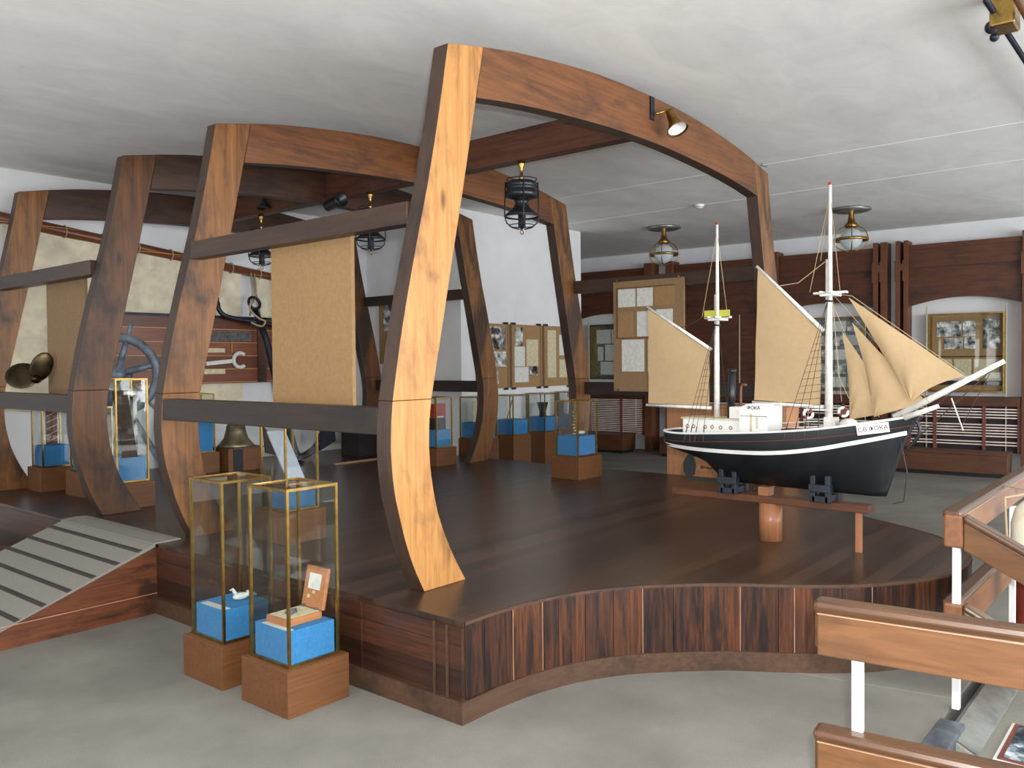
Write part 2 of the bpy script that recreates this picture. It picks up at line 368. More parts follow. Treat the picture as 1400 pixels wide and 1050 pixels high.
# upright boards round the curve
def arclen(P):
    L = [0]
    for a, b in zip(P, P[1:]): L.append(L[-1] + math.dist(a, b))
    return L
AL = arclen(front)
def at(s):
    for i in range(len(front)-1):
        if s <= AL[i+1] or i == len(front)-2:
            t = (s-AL[i])/(AL[i+1]-AL[i]); a, b = front[i], front[i+1]
            return (lerp(a[0], b[0], t), lerp(a[1], b[1], t)), Vector((b[1]-a[1], a[0]-b[0], 0)).normalized()
s = 0; k = 0; rnd = random.Random(4)
while s < AL[-1]-.01:
    wd = rnd.choice([.1, .13, .16, .19, .08]); e = min(s+wd, AL[-1]); n_ = 3
    A = []; Bq = []
    for q in range(n_+1):
        (x, y), nn = at(min(s+.0015 + (e-s-.003)*q/n_, AL[-1])); 
        A.append((x+nn.x*.004, y+nn.y*.004, .1)); Bq.append((x+nn.x*.004, y+nn.y*.004, ST-.012))
    mb = MB().ribbon(A, Bq, (-nn.x*.02, -nn.y*.02, 0)); mb.build('front_board', ('stageplank', 'stageplank2')[rnd.random() < .5], stage)
    if rnd.random() < .3:
        (x, y), nn = at(e); MB().bar((x+nn.x*.004, y+nn.y*.004, .1), (x+nn.x*.004, y+nn.y*.004, ST-.012), .003, .003).build('board_joint', 'seam', stage)
    s = e; k += 1
A = []; Bq = []
for q in range(61):
    (x, y), nn = at(AL[-1]*q/60); A.append((x+nn.x*.016, y+nn.y*.016, 0)); Bq.append((x+nn.x*.016, y+nn.y*.016, .1))
sk = MB(); n_ = len(A)
vs = A+Bq+[(a[0]*.99, a[1]*.985, .1) for a in A]; sk.add(vs, [(i, i+1, n_+i+1, n_+i) for i in range(n_-1)] + [(n_+i, n_+i+1, 2*n_+i+1, 2*n_+i) for i in range(n_-1)])
sk.build('skirting', 'skirt', stage)
A = []; Bq = []
for q in range(61):
    (x, y), nn = at(AL[-1]*q/60); A.append((x+nn.x*.008, y+nn.y*.008, ST-.014)); Bq.append((x+nn.x*.008, y+nn.y*.008, ST+.001))
MB().add(A+Bq+[(a[0]*.99, a[1]*.985, ST+.001) for a in A], [(i, i+1, n_+i+1, n_+i) for i in range(n_-1)] + [(n_+i, n_+i+1, 2*n_+i+1, 2*n_+i) for i in range(n_-1)]).build('edge_moulding', 'skirt', stage)
MB().box(-2.512, -.34, .1, -2.5, -.333, ST-.02).box(-2.512, -.42, .1, -2.5, -.414, ST-.02).build('board_joint', 'skirt', stage)
MB().box(-2.506, .17, .1, -2.5, .178, ST-.02).build('board_joint', 'stageside', stage)

# ------------------------------------------------------------------ ramp
ramp_ = thing('access_ramp', 'sloping carpeted ramp with dark battens leading up to the stage', 'ramp', (-2.5, 2.9, 0))
def rz(x): return max(.02, .45+(x+2.5)*.375)
for y0 in (2.2, 3.6):
    MB().prism([(-2.5, 0), (-2.5, .43), (-3.62, rz(-3.62)), (-3.66, .0)], lambda u, v, s, y0=y0: (u, y0+(.03 if s else 0)*(1 if y0 < 3 else -1), v)).build('side_board', 'rampside', ramp_)
MB().prism([(-2.5, .425), (-2.5, .452), (-3.62, rz(-3.62)+.004), (-3.66, 0), (-3.6, 0)], lambda u, v, s: (u, 2.21 if s else 3.59, v)).build('carpet', 'ramp_carpet', ramp_)
MB().prism([(-2.52, .448), (-2.52, .456), (-2.4, .462), (-2.33, .458), (-2.33, .452)], lambda u, v, s: (u, 2.2 if s else 3.6, v)).build('carpet_lip', 'ramp_carpet', ramp_)
for k in range(7):
    x = -2.6-.145*k
    MB().bar((x, 2.215, rz(x)+.004), (x, 3.585, rz(x)+.004), .028, .014).build('batten', 'carpet_strip', ramp_)
MB().box(-3.5, 2.197, .13, -2.5, 2.2, .134).build('board_joint', 'seam', ramp_)

# ------------------------------------------------------------------ timber arches
OUT = [(3.25,2.022),(2.9,2.09),(2.547,2.168),(2.2,2.262),(1.8,2.362),(1.6,2.402),(1.42,2.434),(1.31,2.446),(1.18,2.45),(1.06,2.442),(.95,2.425),(.85,2.398),(.75,2.37),(.65,2.335),(.55,2.29),(.45,2.236)]
INN = [(3.306,1.747),(2.9,1.835),(2.51,1.92),(2.134,2.008),(1.81,2.08),(1.6,2.13),(1.42,2.17),(1.31,2.186),(1.18,2.19),(1.06,2.182),(.95,2.162),(.85,2.138),(.75,2.1),(.65,2.052),(.55,1.995),(.45,1.93)]
TOPA = [(2.022,3.25),(1.747,3.306),(1.5,3.35),(1.25,3.382),(1.0,3.41),(.7,3.438),(.35,3.454),(0,3.458)]
BOTA = [(1.8,3.02),(1.57,3.052),(1.3,3.08),(1.05,3.1),(.8,3.115),(.5,3.13),(.25,3.138),(0,3.14)]
DEP = .105
def edge_tone(o):
    # the narrow edges of the timbers take a darker wood colour than their broad faces
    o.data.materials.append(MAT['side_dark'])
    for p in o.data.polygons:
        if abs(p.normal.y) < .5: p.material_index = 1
def ship_frame(Y, mats, label):
    t = thing('timber_arch', label, 'timber arch', (0, Y, ST))
    for sg in (-1, 1):
        zz = [3.25, 3.1, 2.9, 2.7, 2.5, 2.3, 2.1, 1.9, 1.7, 1.55, 1.42]
        zi = [3.306]+zz[1:]
        edge_tone(MB().ribbon([(sg*interp(OUT, z), Y, z) for z in zz], [(sg*interp(INN, z), Y, z) for z in zi], (0, DEP, 0)).build('upper_rib', mats[0 if sg < 0 else 1], t, bevel=.004))
        zz = [1.419-.0485*k*.9985*2/2 for k in range(21)]
        zz = [lerp(1.419, .45, k/20) for k in range(21)]
        edge_tone(MB().ribbon([(sg*interp(OUT, z), Y, z) for z in zz], [(sg*interp(INN, z), Y, z) for z in zz], (0, DEP, 0)).build('lower_rib', mats[0 if sg < 0 else 1], t, bevel=.004))
    tp = []; bt = []
    n = 28
    for k in range(n+1):
        x = lerp(-1.747, 1.747, k/n); xb = lerp(-1.806, 1.806, k/n)
        tp.append((x, Y, interp(TOPA, abs(x)))); bt.append((xb, Y, interp(BOTA, abs(xb))))
    edge_tone(MB().ribbon(tp, bt, (0, DEP-.004, 0)).build('arch_beam', mats[2], t, bevel=.003))
    return t
F = [0, 2.2, 3.53, 5.6]
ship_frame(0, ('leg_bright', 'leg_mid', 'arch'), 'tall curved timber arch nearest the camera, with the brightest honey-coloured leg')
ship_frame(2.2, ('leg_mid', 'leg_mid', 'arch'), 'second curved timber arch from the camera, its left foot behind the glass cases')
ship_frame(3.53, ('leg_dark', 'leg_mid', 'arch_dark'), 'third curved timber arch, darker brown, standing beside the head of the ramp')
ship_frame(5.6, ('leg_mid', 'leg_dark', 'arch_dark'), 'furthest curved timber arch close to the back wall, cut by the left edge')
def rail(label, x0, x1, y0, y1, z0, z1):
    t = MB().box(x0, y0, z0, x1, y1, z1); o = t.build('side_rail', 'rail_dark' if z0 < 2 else 'rail', None, bevel=.004); return tag(o, label, 'rail', 'rails between the timber arches')
rail('dark lower left rail between the nearest two timber arches', -2.44, -2.33, .107, 2.198, 1.25, 1.385)
rail('brown upper left rail between the nearest two timber arches', -2.225, -2.14, .107, 2.198, 2.31, 2.425)
rail('lower left rail of the two furthest timber arches, bronze propeller on it', -2.44, -2.33, 3.637, 5.598, 1.25, 1.385)
rail('upper left rail between the two furthest timber arches', -2.25, -2.14, 3.637, 5.598, 2.31, 2.425)
rail('lower right rail behind the hanging document board, between the nearest two timber arches', 2.33, 2.44, .107, 2.198, 1.25, 1.385)
rail('upper right rail behind the hanging document board, between the nearest two timber arches', 2.15, 2.26, .107, 2.198, 2.33, 2.46)
rail('lower right rail between the two furthest timber arches', 2.33, 2.44, 3.637, 5.598, 1.25, 1.385)
rail('upper right rail between the two furthest timber arches', 2.15, 2.26, 3.637, 5.598, 2.36, 2.48)
for lab, (a, b_) in zip(('dark ridge beam under the arches, the piece nearest the camera', 'dark ridge beam piece between the second and third timber arches', 'dark ridge beam piece at the back, between the two furthest arches'), zip(F, F[1:])):
    tag(MB().box(-.06, a+DEP+.002, 3.18, .06, b_-.002, 3.42).build('ridge_beam', 'ridge', None, bevel=.004), lab, 'beam', 'ridge beams')
tag(MB().box(-2.135, .66, 1.3, -2.11, 1.42, 2.41).build('display_board', 'board', None), 'large blank tan board standing on the lower left rail of the nearest bay', 'board')
tag(MB().box(-2.135, 4.0, 1.3, -2.11, 4.74, 2.41).build('display_board', 'board2', None), 'blank tan board at far left beside the bronze propeller', 'board')
# hanging document board on the right-hand rails
db = thing('document_board', 'tall tan board of pinned papers hanging behind the smaller sail of the ship', 'notice board', (2.12, 1.27, 1.3))
MB().box(2.115, .88, 1.3, 2.14, 1.68, 2.41).build('panel', 'board2', db)
for (y0, z0, y1, z1, mt) in [(1.62,2.15,1.42,2.33,'paper'),(1.4,2.15,1.22,2.33,'paper'),(1.2,2.15,.98,2.33,'board'),(1.62,1.85,1.45,2.1,'board'),(1.4,1.85,1.2,2.1,'paper'),(1.18,1.86,1.0,2.11,'paper'),(1.58,1.5,1.32,1.82,'paper'),(1.28,1.5,1.0,1.82,'paper_old')]:
    MB().box(2.11, y1, z0, 2.115, y0, z1).build('paper', mt, db)
MB().box(2.108, .97, 1.835, 2.114, 1.64, 1.841).box(2.108, .97, 2.34, 2.114, 1.64, 2.346).box(2.108, 1.634, 1.84, 2.114, 1.64, 2.34).build('line', 'bench', db)
for y in (.93, 1.63): MB().box(2.105, y-.012, 2.4, 2.15, y+.012, 2.425).box(2.105, y-.01, 1.3, 2.115, y+.01, 1.325).build('clip', 'brass_dull', db)

# ------------------------------------------------------------------ lanterns
def cage_lantern(y, label):
    t = thing('cage_lantern', label, 'lantern', (0, y, 2.72), group='black cage lanterns under the ridge beam')
    MB().lathe([(.0,3.21),(.03,3.205),(.03,3.18),(.012,3.15),(.012,3.1),(.024,3.085),(.012,3.07),(.02,3.05),(0,3.05)], 12, Matrix.Translation((0,y,-.025))).build('brass_neck', 'brass', t, True)
    MB().lathe([(0,3.03),(.1,3.025),(.125,3.01),(.125,2.98),(.118,2.975),(.118,2.95),(.125,2.945),(.125,2.90),(.11,2.895),(.06,2.88),(.05,2.85),(.075,2.81),(.13,2.765),(.135,2.755),(.125,2.755),(.06,2.8)], 24, Matrix.Translation((0,y,0))).build('shade', 'black', t, True)
    sh = [q for q in bpy.data.objects if q.parent == t and q.name.startswith('shade')][-1]
    MB().lathe([(.122,2.757),(.055,2.80),(.04,2.84),(0,2.84)], 24, Matrix.Translation((0,y,0))).build('reflector', 'reflector', sh, True)
    for k in range(4):
        a = R_(45+90*k); c, s_ = math.cos(a), math.sin(a)
        P = [(.128,3.02),(.135,2.8),(.135,2.75),(.12,2.7),(.08,2.665),(.02,2.65)]
        MB().tube([(c*r, y+s_*r, z) for r, z in P], .006, 6).build('guard_bar', 'iron', t, True)
    MB().torus((0,y,2.75), .135, .005).torus((0,y,2.68), .1, .004).torus((0,y,3.04), .12, .004).build('guard_ring', 'iron', t, True)
    MB().torus((0,y,2.63), .018, .004, Matrix.Rotation(R_(90),3,'X'), 12, 6).build('hook', 'brass_dull', t, True)
    MB().box(-.022, y-.02, 2.66, .022, y+.02, 2.8).build('lamp_holder', 'black', t)
cage_lantern(1.16, 'black cage lantern on the ridge beam nearest the camera')
cage_lantern(2.96, 'black cage lantern half hidden above the brown rail, middle of the three')
cage_lantern(4.7, 'black cage lantern furthest back, only its round guard showing under the rail')
def onion_lamp(x, y, label):
    t = thing('ceiling_lantern', label, 'ceiling lamp', (x, y, H), group='brass ceiling lanterns')
    Mx = Matrix.Translation((x, y, 0))
    MB().lathe([(0,H),(.245,H-.005),(.25,H-.03),(.18,H-.05),(.04,H-.06),(0,H-.06)], 32, Mx).build('ceiling_plate', 'lampgrey', t, True)
    MB().lathe([(.03,H-.05),(.035,H-.1),(.045,H-.17),(.075,H-.2),(.08,H-.24),(.06,H-.25),(0,H-.25)], 20, Mx).build('brass_neck', 'brass_dull', t, True)
    MB().sphere((x,y,H-.39), .14, 20, 12, (1,1,1.0)).build('globe', 'globe', t, True)
    for k in range(4):
        a = R_(20+90*k); c, s_ = math.cos(a), math.sin(a)
        MB().tube([(x+c*r, y+s_*r, z) for r, z in smooth2([(.07,H-.22),(.16,H-.28),(.205,H-.4),(.17,H-.5),(.03,H-.56)])], .007, 6).build('guard_bar', 'brass_dull', t, True)
    MB().lathe([(.19,H-.385),(.212,H-.385),(.212,H-.42),(.19,H-.42),(.19,H-.385)], 28, Mx).build('guard_ring', 'brass', t, True)
def smooth2(P): return [(v.x, v.y) for v in smoothpts([(a, b, 0) for a, b in P], 4)]
onion_lamp(5.74, 3.15, 'brass onion lantern on the ceiling, left one, above the hanging document board')
onion_lamp(6.1, .6, 'brass onion lantern on the ceiling beside the taller ship mast')
t = thing('smoke_detector', 'small round white smoke detector on the ceiling', 'smoke detector', (4.5, 1.94, H))
MB().lathe([(0,H),(.06,H),(.06,H-.02),(.045,H-.045),(0,H-.05)], 20, Matrix.Translation((4.5,1.94,0))).build('body', 'white', t, True)
MB().torus((4.5,1.94,H-.03), .052, .004).build('ring', 'lampgrey', t, True)
t = thing('ceiling_hook', 'tiny metal hook on the ceiling above the right leg of the nearest arch', 'hook', (2.9, .43, H))
MB().tube([(2.9,.43,H),(2.9,.43,H-.03)], .005, 6).build('stem', 'steel', t); MB().bar((2.85,.43,H-.03), (2.95,.40,H-.03), .012, .01).build('bar', 'steel', t)
# brass spotlight on the first arch
t = thing('brass_spotlight', 'small brass spotlight with white reflector on the nearest arch', 'spotlight', (.03, -.02, 3.33))
MB().box(-.005, -.012, 3.29, .045, 0, 3.45).build('wire_cover', 'iron', t)
MB().tube([(.02,0,3.325),(.03,-.05,3.33),(.09,-.09,3.36)], .009, 8).build('arm', 'brass', t, True)
Ms = Matrix.Translation((.15,-.08,3.35)) @ Vector((-.15,-.45,-.88)).to_track_quat('Z','Y').to_matrix().to_4x4()
MB().lathe([(0,-.03),(.03,-.02),(.036,.03),(.04,.08),(.065,.13),(.078,.15),(.072,.15),(.035,.09),(0,.09)], 20, Ms).build('housing', 'brass_dull', t, True)
MB().lathe([(.073,.149),(.05,.12),(.02,.108),(0,.106)], 20, Ms).build('reflector', 'reflector', t, True)
# black spotlights on the ridge beam further back
t = thing('cone_spotlight', 'black cone spotlight clamped high on the ridge beam at the back', 'spotlight', (-.07, 4.5, 3.3))
Ms = Matrix.Translation((-.1,4.5,3.25))
MB().lathe([(0,.14),(.012,.13),(.02,.05),(.045,0),(.09,-.04),(.085,-.045),(.03,-.01)], 20, Ms).build('shade', 'black', t, True)
MB().lathe([(.087,-.042),(.04,-.01),(0,0)], 20, Ms).build('reflector', 'reflector', t, True)
t = thing('drum_spotlight', 'black drum spotlight beside the middle cage lantern', 'spotlight', (-.1, 3.25, 3.1))
Ms = Matrix.Translation((-.11,3.35,3.12)) @ Matrix.Rotation(R_(80), 4, 'X')
MB().lathe([(0,-.1),(.05,-.1),(.055,.06),(.07,.12),(.065,.12),(.03,.02),(0,.02)], 20, Ms).build('housing', 'black', t, True)
MB().box(-.1, 3.3, 3.12, -.06, 3.33, 3.2).build('bracket', 'black', t)

# ------------------------------------------------------------------ glass showcases
def showcase(x, y, wd, dp, z0, bh, zt, blue, label, group=None, base_mat='veneer', inset=.03):
    t = thing('glass_showcase', label, 'showcase', (x+wd/2, y+dp/2, z0), group=group)
    MB().box(x, y, z0, x+wd, y+dp, z0+bh).build('plinth', base_mat, t, bevel=.002)
    i = inset; x0, x1, y0, y1 = x+i, x+wd-i, y+i, y+dp-i; zb = z0+bh; q = .013
    fr = MB()
    for (a, b_) in ((x0,y0),(x1-q,y0),(x0,y1-q),(x1-q,y1-q)): fr.box(a, b_, zb, a+q, b_+q, zt)
    for z in (zb, zt-q):
        fr.box(x0+q, y0, z, x1-q, y0+q, z+q).box(x0+q, y1-q, z, x1-q, y1, z+q).box(x0, y0+q, z, x0+q, y1-q, z+q).box(x1-q, y0+q, z, x1, y1-q, z+q)
    fo = fr.build('brass_frame', 'brass', t)
    g = .003
    for bx in ((x0+q, y0+.004, zb+q, x1-q, y0+.004+g, zt-q), (x0+q, y1-.004-g, zb+q, x1-q, y1-.004, zt-q), (x0+.004, y0+q, zb+q, x0+.004+g, y1-q, zt-q), (x1-.004-g, y0+q, zb+q, x1-.004, y1-q, zt-q), (x0+q, y0+q, zt-.006, x1-q, y1-q, zt-.003)):
        MB().box(*bx).build('glass_pane', 'glass', fo)
    e = q+.004
    MB().box(x0+e, y0+e, zb+.002, x1-e, y1-e, zb+blue).build('blue_block', 'blue', t, bevel=.004)
    return t, zb+blue
showcase(-2.96, .14, .35, .37, 0, .213, 1.035, .165, 'glass showcase on the carpet holding the open instrument box, nearest the camera')
showcase(-2.96, .68, .35, .36, 0, .213, 1.025, .165, 'glass showcase on the carpet just behind the one with the open box')
showcase(-2.02, 1.48, .32, .34, ST, .205, 1.24, .12, 'glass showcase on the stage with a tilted grey panel inside')
showcase(1.5, 1.69, .4, .34, ST, .22, 1.22, .2, 'glass showcase on the stage with a gilt ornament, right leg of the second arch behind')
showcase(1.47, 3.6, .32, .34, ST, .2, 1.22, .2, 'glass showcase with a red-and-black item, half hidden behind the brightest leg')
showcase(-2.08, 3.66, .33, .34, ST, .21, 1.5, .2, 'tall glass showcase with a pale leaning card, between the second and third arches')
showcase(-1.95, 4.55, .32, .34, ST, .22, 1.24, .2, 'glass showcase hidden mostly by the left leg of the third arch')
showcase(-2.04, 5.2, .32, .3, ST, .22, 1.25, .2, 'small glass showcase at far left holding a patterned strip, near the back wall')
showcase(-.56, 5.2, .33, .33, ST, .22, 1.3, .34, 'glass showcase with a tall blue block left of the dark bell')
for k, (x, lab) in enumerate(((2.52, 'glass showcase against the lit wall, leftmost of its row, behind the third arch leg'), (3.17, 'glass showcase against the lit wall with a wooden rod, second in its row'), (3.84, 'glass showcase against the lit wall with a dark vase, third in its row'), (4.5, 'glass showcase against the lit wall, rightmost of its row'))):
    showcase(x, 3.9, .36, .36, 0, .655, 1.18, .2, lab, 'showcases in a row against the lit wall', 'veneer', .012)
# contents
zt = .378
t = thing('instrument_box', 'open wooden instrument box with a paper in its lid, inside the nearest showcase', 'box', (-2.79, .33, zt))
MB().box(-2.885, .245, zt, -2.685, .41, zt+.035).build('tray', 'boxwood', t, bevel=.003)
MB().box(-2.875, .255, zt+.0355, -2.695, .40, zt+.037).build('lining', 'paper_old', t)
Ml = Matrix.Translation((-2.685, .245, zt+.035)) @ Matrix.Rotation(R_(12), 4, 'Y')
lid = MB().box(0, 0, 0, .018, .165, .2, Ml).build('lid', 'boxwood', t, bevel=.003)
MB().box(-.003, .04, .09, 0, .13, .165, Ml).build('paper', 'paper', lid)
MB().box(-.004, .075, .07, 0, .09, .082, Ml).box(-.004, .11, .045, 0, .125, .06, Ml).build('sticker', 'paper_old', lid)
for y in (.275, .375): MB().box(-2.7, y, zt+.033, -2.678, y+.018, zt+.045).build('hinge', 'steel', t)
MB().sphere((-2.79,.33,zt+.045), .012).tube([(-2.82,.3,zt+.043),(-2.76,.35,zt+.043)], .006, 8).tube([(-2.83,.34,zt+.043),(-2.78,.31,zt+.046)], .005, 8).build('instrument', 'steel', t, True)
tag(MB().box(-2.91, .2, zt, -2.88, .41, zt+.002).build('caption_card', 'paper'), 'white caption strip in front of the open instrument box', 'card')
tag(MB().box(-2.91, .74, zt, -2.87, .95, zt+.002).build('caption_card', 'paper'), 'white caption strip in the showcase behind the nearest one', 'card')
t = thing('model_seabird', 'small grey-white carved figure on the blue block of the second showcase', 'figurine', (-2.75, .84, zt))
MB().sphere((-2.75,.84,zt+.02), .03, 14, 8, (1.5,.8,.6)).build('body', 'paper', t, True)
MB().tube([(-2.77,.85,zt+.03),(-2.785,.86,zt+.06),(-2.8,.86,zt+.055)], [.012,.008,.003], 8).build('head', 'paper', t, True)
MB().tube([(-2.72,.83,zt+.03),(-2.67,.82,zt+.015)], [.018,.006], 8).build('tail', 'paper', t, True)
t = thing('tilted_panel', 'pale grey sheet leaning inside the showcase on the stage', 'panel', (-1.86, 1.65, .78))
MB().add([(-1.92,1.53,.775),(-1.79,1.53,.775),(-1.94,1.78,1.16),(-1.8,1.78,1.16),(-1.92,1.54,.772),(-1.79,1.54,.772),(-1.94,1.79,1.157),(-1.8,1.79,1.157)], [(0,1,3,2),(4,6,7,5),(0,4,5,1),(2,3,7,6),(0,2,6,4),(1,5,7,3)]).build('sheet', 'greypanel', t)
t = thing('gilt_ornament', 'gilt twisted ornament in the showcase beside the right leg of the second arch', 'ornament', (1.68, 1.86, .87))
for k in range(9): MB().sphere((1.66+.012*math.sin(k*1.7), 1.86, .885+.03*k), .02-.001*k, 10, 6).build('bead', 'brass', t, True)
tag(MB().sphere((1.75,1.84,.895), .035, 12, 8, (1.6,1,.55)).build('shell', 'paper', None, True), 'white shell-like lump beside the gilt ornament', 'shell')
t = thing('red_black_box', 'red and black folded item in the showcase behind the brightest leg', 'display item', (1.63, 3.77, .85))
MB().box(1.56, 3.72, .85, 1.74, 3.82, .98).build('black_lower', 'black', t); MB().box(1.57, 3.73, .98, 1.75, 3.8, 1.14, Matrix.Rotation(0,4,'Z')).build('red_upper', 'red', t)
MB().box(1.6, 3.715, .985, 1.7, 3.72, 1.0).build('paper', 'paper', t)
t = thing('leaning_card', 'pale card leaning inside the tall showcase by the ramp head', 'card', (-1.92, 3.77, .86))
MB().add([(-2.0,3.68,.865),(-1.88,3.68,.865),(-2.0,3.84,1.4),(-1.88,3.84,1.4),(-2.0,3.69,.862),(-1.88,3.69,.862),(-2.0,3.85,1.4),(-1.88,3.85,1.4)], [(0,1,3,2),(4,6,7,5),(0,4,5,1),(2,3,7,6),(0,2,6,4),(1,5,7,3)]).build('card', 'side_dark', t)
tag(MB().box(-1.85, 3.8, .862, -1.82, 3.86, 1.35).build('figure_strip', 'photo2'), 'narrow pale carved strip standing in the tall showcase', 'strip')
t = thing('patterned_strip', 'red and white patterned strip in the far left showcase', 'strip', (-1.9, 5.34, .87))
MB().box(-1.93, 5.34, .872, -1.83, 5.35, 1.22).build('strip', 'deck', t)
for k in range(5): MB().bar((-1.925, 5.335, .9+.06*k), (-1.835, 5.335, .94+.06*k), .014, .004).build('stripe', 'paper', t)
t = thing('dark_vase', 'dark vase in the third showcase against the lit wall', 'vase', (4.02, 4.08, .856))
MB().lathe([(0,.857),(.05,.857),(.045,.93),(.07,1.02),(.078,1.05),(.07,1.05),(.04,.93),(0,.9)], 20, Matrix.Translation((4.02,4.08,0))).build('body', 'iron', t, True)
tag(MB().bar((3.22,4.05,.86), (3.45,4.15,1.1), .012, .012).build('wooden_rod', 'boxwood'), 'thin wooden rod leaning in a showcase against the lit wall', 'rod')
tag(MB().box(2.62, 4.1, .86, 2.8, 4.11, 1.12).build('display_sheet', 'paper_old'), 'cream sheet standing in the leftmost showcase of the lit wall row', 'sheet')
tag(MB().box(4.6, 4.08, .86, 4.76, 4.09, 1.1).build('display_sheet', 'paper'), 'white sheet standing in the rightmost showcase of the lit wall row', 'sheet')

# ------------------------------------------------------------------ notice boards on the lit wall
def noticeboard(x0, x1, label, items):
    t = thing('photo_board', label, 'notice board', ((x0+x1)/2, 4.3, 1.26), group='photo boards on the lit wall')
    MB().box(x0, 4.28, 1.26, x1, 4.315, 2.12).build('panel', 'board', t)
    MB().box(x0-.005, 4.27, 1.26, x0+.025, 4.28, 2.12).box(x1-.025, 4.27, 1.26, x1+.005, 4.28, 2.12).build('edge_strip', 'board2', t)
    for x in (x0+.05, x1-.05): MB().box(x-.025, 4.26, 2.115, x+.025, 4.31, 2.145).build('clip', 'iron', t); MB().box(x-.02, 4.26, 1.235, x+.02, 4.31, 1.265).build('clip', 'iron', t)
    for (a, z0, b_, z1, mt, nm) in items: MB().box(x0+a, 4.272, z0, x0+b_, 4.28, z1).build(nm, mt, t)
    return t
noticeboard(2.92, 3.54, 'photo board on the lit wall with two group photographs, behind the third arch leg', [(.2,1.78,.55,2.08,'photo','photograph'),(.28,1.55,.56,1.75,'photo2','photograph'),(.2,1.32,.4,1.5,'photo2','photograph')])
noticeboard(3.6, 4.26, 'photo board on the lit wall with a standing figure photograph, middle one', [(.08,1.83,.24,2.08,'photo2','photograph'),(.06,1.55,.28,1.82,'paper','paper'),(.06,1.33,.36,1.54,'paper','paper'),(.32,1.55,.58,1.92,'paper_old','paper'),(.38,1.42,.56,1.55,'photo','photograph')])
noticeboard(4.32, 4.98, 'photo board on the lit wall with a long cream sheet, rightmost one', [(.08,1.38,.28,2.06,'paper_old','paper'),(.36,1.7,.6,2.0,'paper','paper'),(.36,1.38,.6,1.64,'paper_old','paper')])
t = thing('wall_board', 'narrow board with a photograph on the shaded pier wall', 'notice board', (2.63, 5.6, 1.6))
MB().box(2.6, 5.3, 1.6, 2.645, 5.82, 2.5).build('panel', 'board', t); MB().box(2.59, 5.38, 2.05, 2.6, 5.72, 2.42).build('photograph', 'photo', t)

# ------------------------------------------------------------------ back wall: boat relics
t = thing('gaff_sail', 'old canvas sail laced to a sloping brown gaff across the back wall', 'sail', (-.5, 6.0, 1.15))
def gz(x): return 3.02-.116*(x+1.74)
MB().tube([(-2.6,6.03,gz(-2.6)),(1.9,6.03,gz(1.9))], [.06,.045], 12).build('gaff', 'planking', t, True)
for (xa, xb, fn) in ((-2.02, .6, None), (.77, 1.8, 1)):
    nx, nz = 26, 14; vs = []; 
    for i in range(nx+1):
        for j in range(nz+1):
            u = i/nx; v = j/nz; x = lerp(xa, xb, u)
            if fn: x = lerp(xa+.32*v, xb, u)
            z = lerp(gz(x)-.04, 1.16, v)
            vs.append((x, 6.04+.025*math.sin(x*7+z*2)+.01*math.sin(x*17), z))
    n0 = len(vs); vs += [(a, b_+.008, c) for a, b_, c in vs]
    idx = lambda i, j: i*(nz+1)+j
    fs = [(idx(i,j), idx(i+1,j), idx(i+1,j+1), idx(i,j+1)) for i in range(nx) for j in range(nz)]
    fs += [tuple(n0+q for q in f[::-1]) for f in fs]
    MB().add(vs, fs).build('canvas', 'canvas', t, True)
for k in range(11):
    x = -2.2+.38*k; MB().torus((x,6.03,gz(x)), .062, .006, Matrix.Rotation(R_(90),3,'Y'), 16, 6).build('lacing', 'rope', t, True)
MB().tube([(.68,5.95,gz(.68)-.02),(.7,5.94,2.5),(.66,5.95,2.2)], .012, 6).tube([(.73,5.95,gz(.73)-.02),(.75,5.94,2.5),(.7,5.95,2.35)], .01, 6).build('hanging_rope', 'rope', t, True)
t = thing('hull_planking_section', 'section of mahogany boat planking with pale seams mounted on the back wall', 'boat section', (0, 5.9, 1.4))
MB().box(-1.3, 5.9, 1.39, 1.35, 5.95, 2.17).build('planks', 'planking', t)
MB().box(.72, 5.885, 1.39, .84, 5.9, 2.17).build('dark_strake', 'panel', t)
MB().box(-1.3, 5.885, 2.15, 1.35, 5.955, 2.18).build('top_edge', 'iron', t)
tag(MB().box(-.08, 5.87, 1.88, .62, 5.9, 2.0).build('carved_plaque', 'plaque'), 'dark carved nameboard fixed to the mahogany planking', 'nameboard')
tag(MB().box(.0, 5.88, 1.75, .27, 5.9, 1.8).build('caption_card', 'paper_old'), 'small cream caption above the metal fork on the planking', 'card')
tag(MB().box(.0, 5.88, 1.5, .27, 5.9, 1.555).build('caption_card', 'paper_old'), 'small cream caption below the metal fork on the planking', 'card')
t = thing('boat_fork', 'pale metal fork-ended tool hung on the mahogany planking', 'tool', (.3, 5.88, 1.65))
MB().bar((.03,5.885,1.62), (.36,5.885,1.65), .02, .045).build('shank', 'paper', t)
MB().torus((.47,5.885,1.66), .085, .024, Matrix.Rotation(R_(90),3,'X'), 18, 8, R_(50), R_(310)).build('fork', 'paper', t, True)
MB().box(.355,5.88,1.74,.37,5.9,1.9).build('hanger', 'brass', t)
